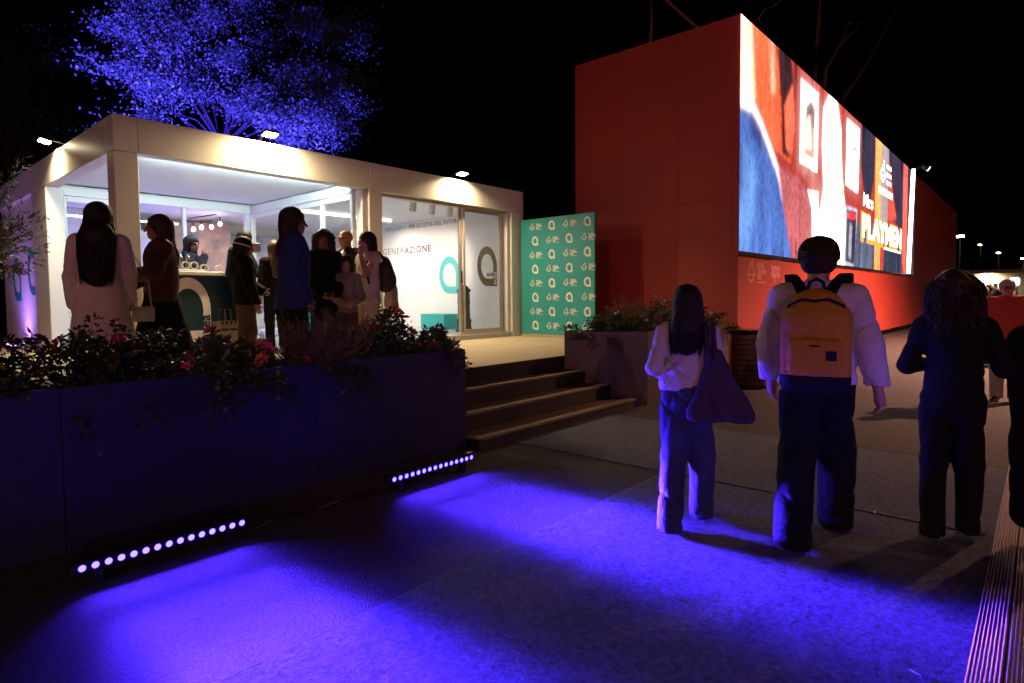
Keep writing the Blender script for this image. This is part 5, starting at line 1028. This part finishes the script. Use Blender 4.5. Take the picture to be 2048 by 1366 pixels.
# olive tree at the pavilion's short side
ol = atd(20, 470, 7.6); ob = (ol[0]-.55, ol[1]+.1, DZ); oe = empty('olive_tree', ob); tag(oe, 'slender olive tree with narrow grey-green leaves beside the pavilion', 'tree')
pt_ = MB().lathe([(.2, 0), (.24, .35), (.23, .36), (.2, .33)], (0, 0, 0), 20); new('pot', pt_, mat('terracotta', (.35, .14, .08), .8, .12, 5), oe, world=False)
new('trunk', MB().tube([(0, 0, .3), (.02, .02, .8), (-.02, 0, 1.3)], [.035, .03, .022], 8), BARK, oe, world=False, smooth=True)
rs = np.random.RandomState(77); tb = MB(); LP = []; LD = []
for (px, py, k) in [(88, 440, 1), (95, 470, 1), (70, 430, 1), (80, 520, 1), (45, 545, 1), (40, 400, 1), (50, 330, 1), (48, 312, 1), (30, 490, 1), (60, 500, 1), (25, 440, 1), (10, 520, 1), (5, 350, 1), (75, 455, 1), (55, 465, 1), (15, 480, 1), (40, 450, 1), (60, 425, 1), (-40, 420, 1), (-60, 330, 1), (-30, 500, 1), (-80, 460, 1), (90, 500, 1), (65, 540, 1), (20, 555, 1)]:
    t = atd(px, py, 7.6+rs.uniform(-.35, .35))-np.array(ob); b = np.array([-.02, 0, 1.0+.3*rs.rand()]); m_ = (b+t)/2+np.array([0, 0, .12])+rs.normal(0, .05, 3); ts = np.linspace(0, 1, 8)[:, None]; c = (1-ts)**2*b+2*ts*(1-ts)*m_+ts**2*t
    tb.tube(c, np.linspace(.009, .002, 8), 5, cap=False); u = np.clip(.35+.65*rs.rand(60), 0, 1)[:, None]; LP.append((1-u)**2*b+2*u*(1-u)*m_+u**2*t+rs.normal(0, .022, (60, 3))); LD.append((t-b)/np.linalg.norm(t-b)+rs.normal(0, .7, (60, 3)))
new('branches', tb, BARK, oe, world=False); V, F_ = leaf_cloud(np.concatenate(LP), np.concatenate(LD), .085, .022, rs, .05); link('crown', arr_mesh('crown', V, F_, LOLIVE), oe)
# bare tree rising behind the red wall
bt = atd(1640, 160, 24.); BARK2 = mat('pale_bark', (.34, .2, .13), .9, .25, 6, bump=.5, bscale=20); be = empty('bare_tree', (bt[0], 9.6, 0)); tag(be, 'bare-branched tree rising behind the lit screen', 'tree')
def bp(px, py, y=9.6): return aty(px, py, y)
bm = MB(); tr0 = bp(1640, 300); bm.tube([(bt[0], 9.6, 0), tuple(tr0*np.array([1, 1, .6])), tuple(tr0)], [.35, .3, .24], 10); new('trunk', bm, BARK2, be, smooth=True); bm = MB()
for pts, r0 in (([(1640, 300), (1628, 150), (1634, 90), (1640, -20), (1650, -90)], .14), ([(1640, 300), (1650, 140), (1680, 90), (1730, 40), (1790, -20)], .13), ([(1640, 300), (1690, 190), (1725, 140), (1780, 45), (1812, -20), (1830, -80)], .17), ([(1680, 90), (1694, 48), (1735, 5), (1770, -40)], .05), ([(1694, 48), (1722, 45)], .03), ([(1640, 300), (1560, 120), (1515, 38), (1568, -5)], .12), ([(1515, 38), (1530, 20), (1560, 5), (1590, -30)], .05), ([(1640, 300), (1400, 60), (1310, -20)], .1), ([(1300, 90), (1302, 40), (1300, -20)], .05)):
    P = [bp(a+random.uniform(-2, 2), b, 9.6+.25*i) for i, (a, b) in enumerate(pts)]; bm.tube(P, np.linspace(r0, r0*.4, len(P)), 7)
new('limbs', bm, BARK2, be, smooth=True)

# ------------------------------------------------------------------ street lamps, unseen added lamps and the low building at the far end
LAMPG = emit('sodium_lamp', (1., .72, .38), 60.)
def street_lamp(x, y, h, label, power, aimdx=-1.2, col=(1., .72, .45), group='street lamps', kind='SPOT', cone=150, big=.4):
    e = empty('street_lamp', (x, y, 0)); tag(e, label, 'street lamp', group); s_ = 1 if aimdx > 0 else -1
    new('post', MB().tube([(x, y, 0), (x, y, h*.5), (x, y, h-.9)], [.11, .085, .06], 10), BLACKP, e)
    new('arm', MB().tube([(x, y, h-.9), (x+s_*.15, y, h-.35), (x+s_*.6, y, h-.03), (x+s_*1.3, y, h+.03)], .04, 8), BLACKP, e)
    hx = x+s_*1.45; new('head', MB().bbox(hx-.35, hx+.35, y-.14, y+.14, h-.02, h+.08, .03), BLACKP, e); new('lens', MB().bbox(hx-.33, hx+.33, y-.3*big, y+.3*big, h-.05-.12*(big-.4), h-.022, .008), LAMPG, e)
    if power: lamp('street_lamp_light', kind, (hx, y, h-.08), (hx, y, 0), col, power, e, .12, spot=R(cone), blend=.7)
for (px, py, h, lb) in ((1918, 471, 8.5, 'lit street lamp past the end of the red wall'), (1997, 505, 8.5, 'lit street lamp further down the street, over the low building'), (1960, 489, 12.0, 'faint street lamp far down the street'), (2046, 516, 7.0, 'curved-arm street lamp beside the low building')):
    v = ray(px, py); t = (h-EYE)/v[2]; p = CAMP+t*v; street_lamp(p[0]+1.45, p[1], h, lb, 900, big=1.6 if px == 1918 else .9)
STREETC = (1., .60, .52)
for (lx, ly, lb) in ((-22., -17., 'unseen street lamp added for pink front light, middle of the row'), (-31., -7., 'unseen street lamp added for pink front light, pavilion end of the row'), (-11., -27., 'unseen street lamp added for pink front light, screen end of the row')):
    street_lamp(lx, ly, 6.0, lb, 3000, 1.2, (1., .39, .45), kind='POINT')  # unseen lamps added as pink front fill, split in three to soften shadows
street_lamp(19.0, -4.0, 8.0, 'unseen street lamp added opposite the screen to light the red panel and ground', 40000, 1.2, (1., .46, .32), cone=142)  # added out of view to redden the ground and panel below the screen
street_lamp(38.0, -6.0, 8.0, 'unseen street lamp added to brighten the end of the red wall', 9000, 1.2, (1., .5, .36), cone=120)  # added out of view to lift the dark far end of the wall
fb = empty('low_building', (62, 3, 0)); tag(fb, 'low pale building with a lit eave and row of windows at the far end', 'building')
FBW = mat('cream_render', (.6, .54, .42), .8, .06, 1)
D_ = 60.; q = atd(1945, 548, D_); q2 = atd(2150, 548, D_); XB = q[0]; zt = q[2]; yl, yr = q[1], q[1]-14
new('wall', MB().box(XB, XB+6, yr, yl, 0, zt), FBW, fb); new('roof', MB().box(XB-.9, XB+6.3, yr-.3, yl+.3, zt+.002, zt+.35), FBW, fb)
for k, (a, b) in enumerate(((1955, 1971), (1973, 1976), (1979, 1984), (1987, 1996), (1997, 2003), (2006, 2012))):
    y0 = atx(b, 572, XB)[1]; y1 = atx(a, 572, XB)[1]; z1_, z0_ = atx(a, 567, XB)[2], atx(a, 576, XB)[2]
    w = new('window', MB().box(XB-.02, XB-.003, y0, y1, z0_, z1_), mat('dark_window', (.02, .02, .022), .15, .1, 4), fb); new('frame', MB().box(XB-.05, XB-.021, y0-.06, y0+.02, z0_-.05, z1_+.05), FRAME, w)
ev = atx(1975, 557, XB-.5); new('eave_lamp', MB().bbox(XB-.6, XB-.3, ev[1]-.5, ev[1]+.5, zt-.12, zt-.03, .02), LAMPG, fb); lamp('eave_light', 'AREA', (XB-.5, ev[1], zt-.16), (XB+.1, ev[1], 0), (1., .85, .55), 160, fb, .9, .2)
for px in (2025, 2034):
    p = atd(px, 562, 40.); lp_ = empty('lantern_post', (p[0], p[1], 0)); tag(lp_, 'slim post with a pale glowing lantern before the low building', 'lantern', 'lantern posts'); new('post', MB().tube([(p[0], p[1], 0), (p[0], p[1], p[2]-.3)], .06, 8), FBW, lp_); new('lantern', MB().lathe([(.08, -.3), (.16, -.2), (.16, .15), (.06, .25)], tuple(p), 10), emit('lantern_glow', (.85, .75, 1.), 3.), lp_)
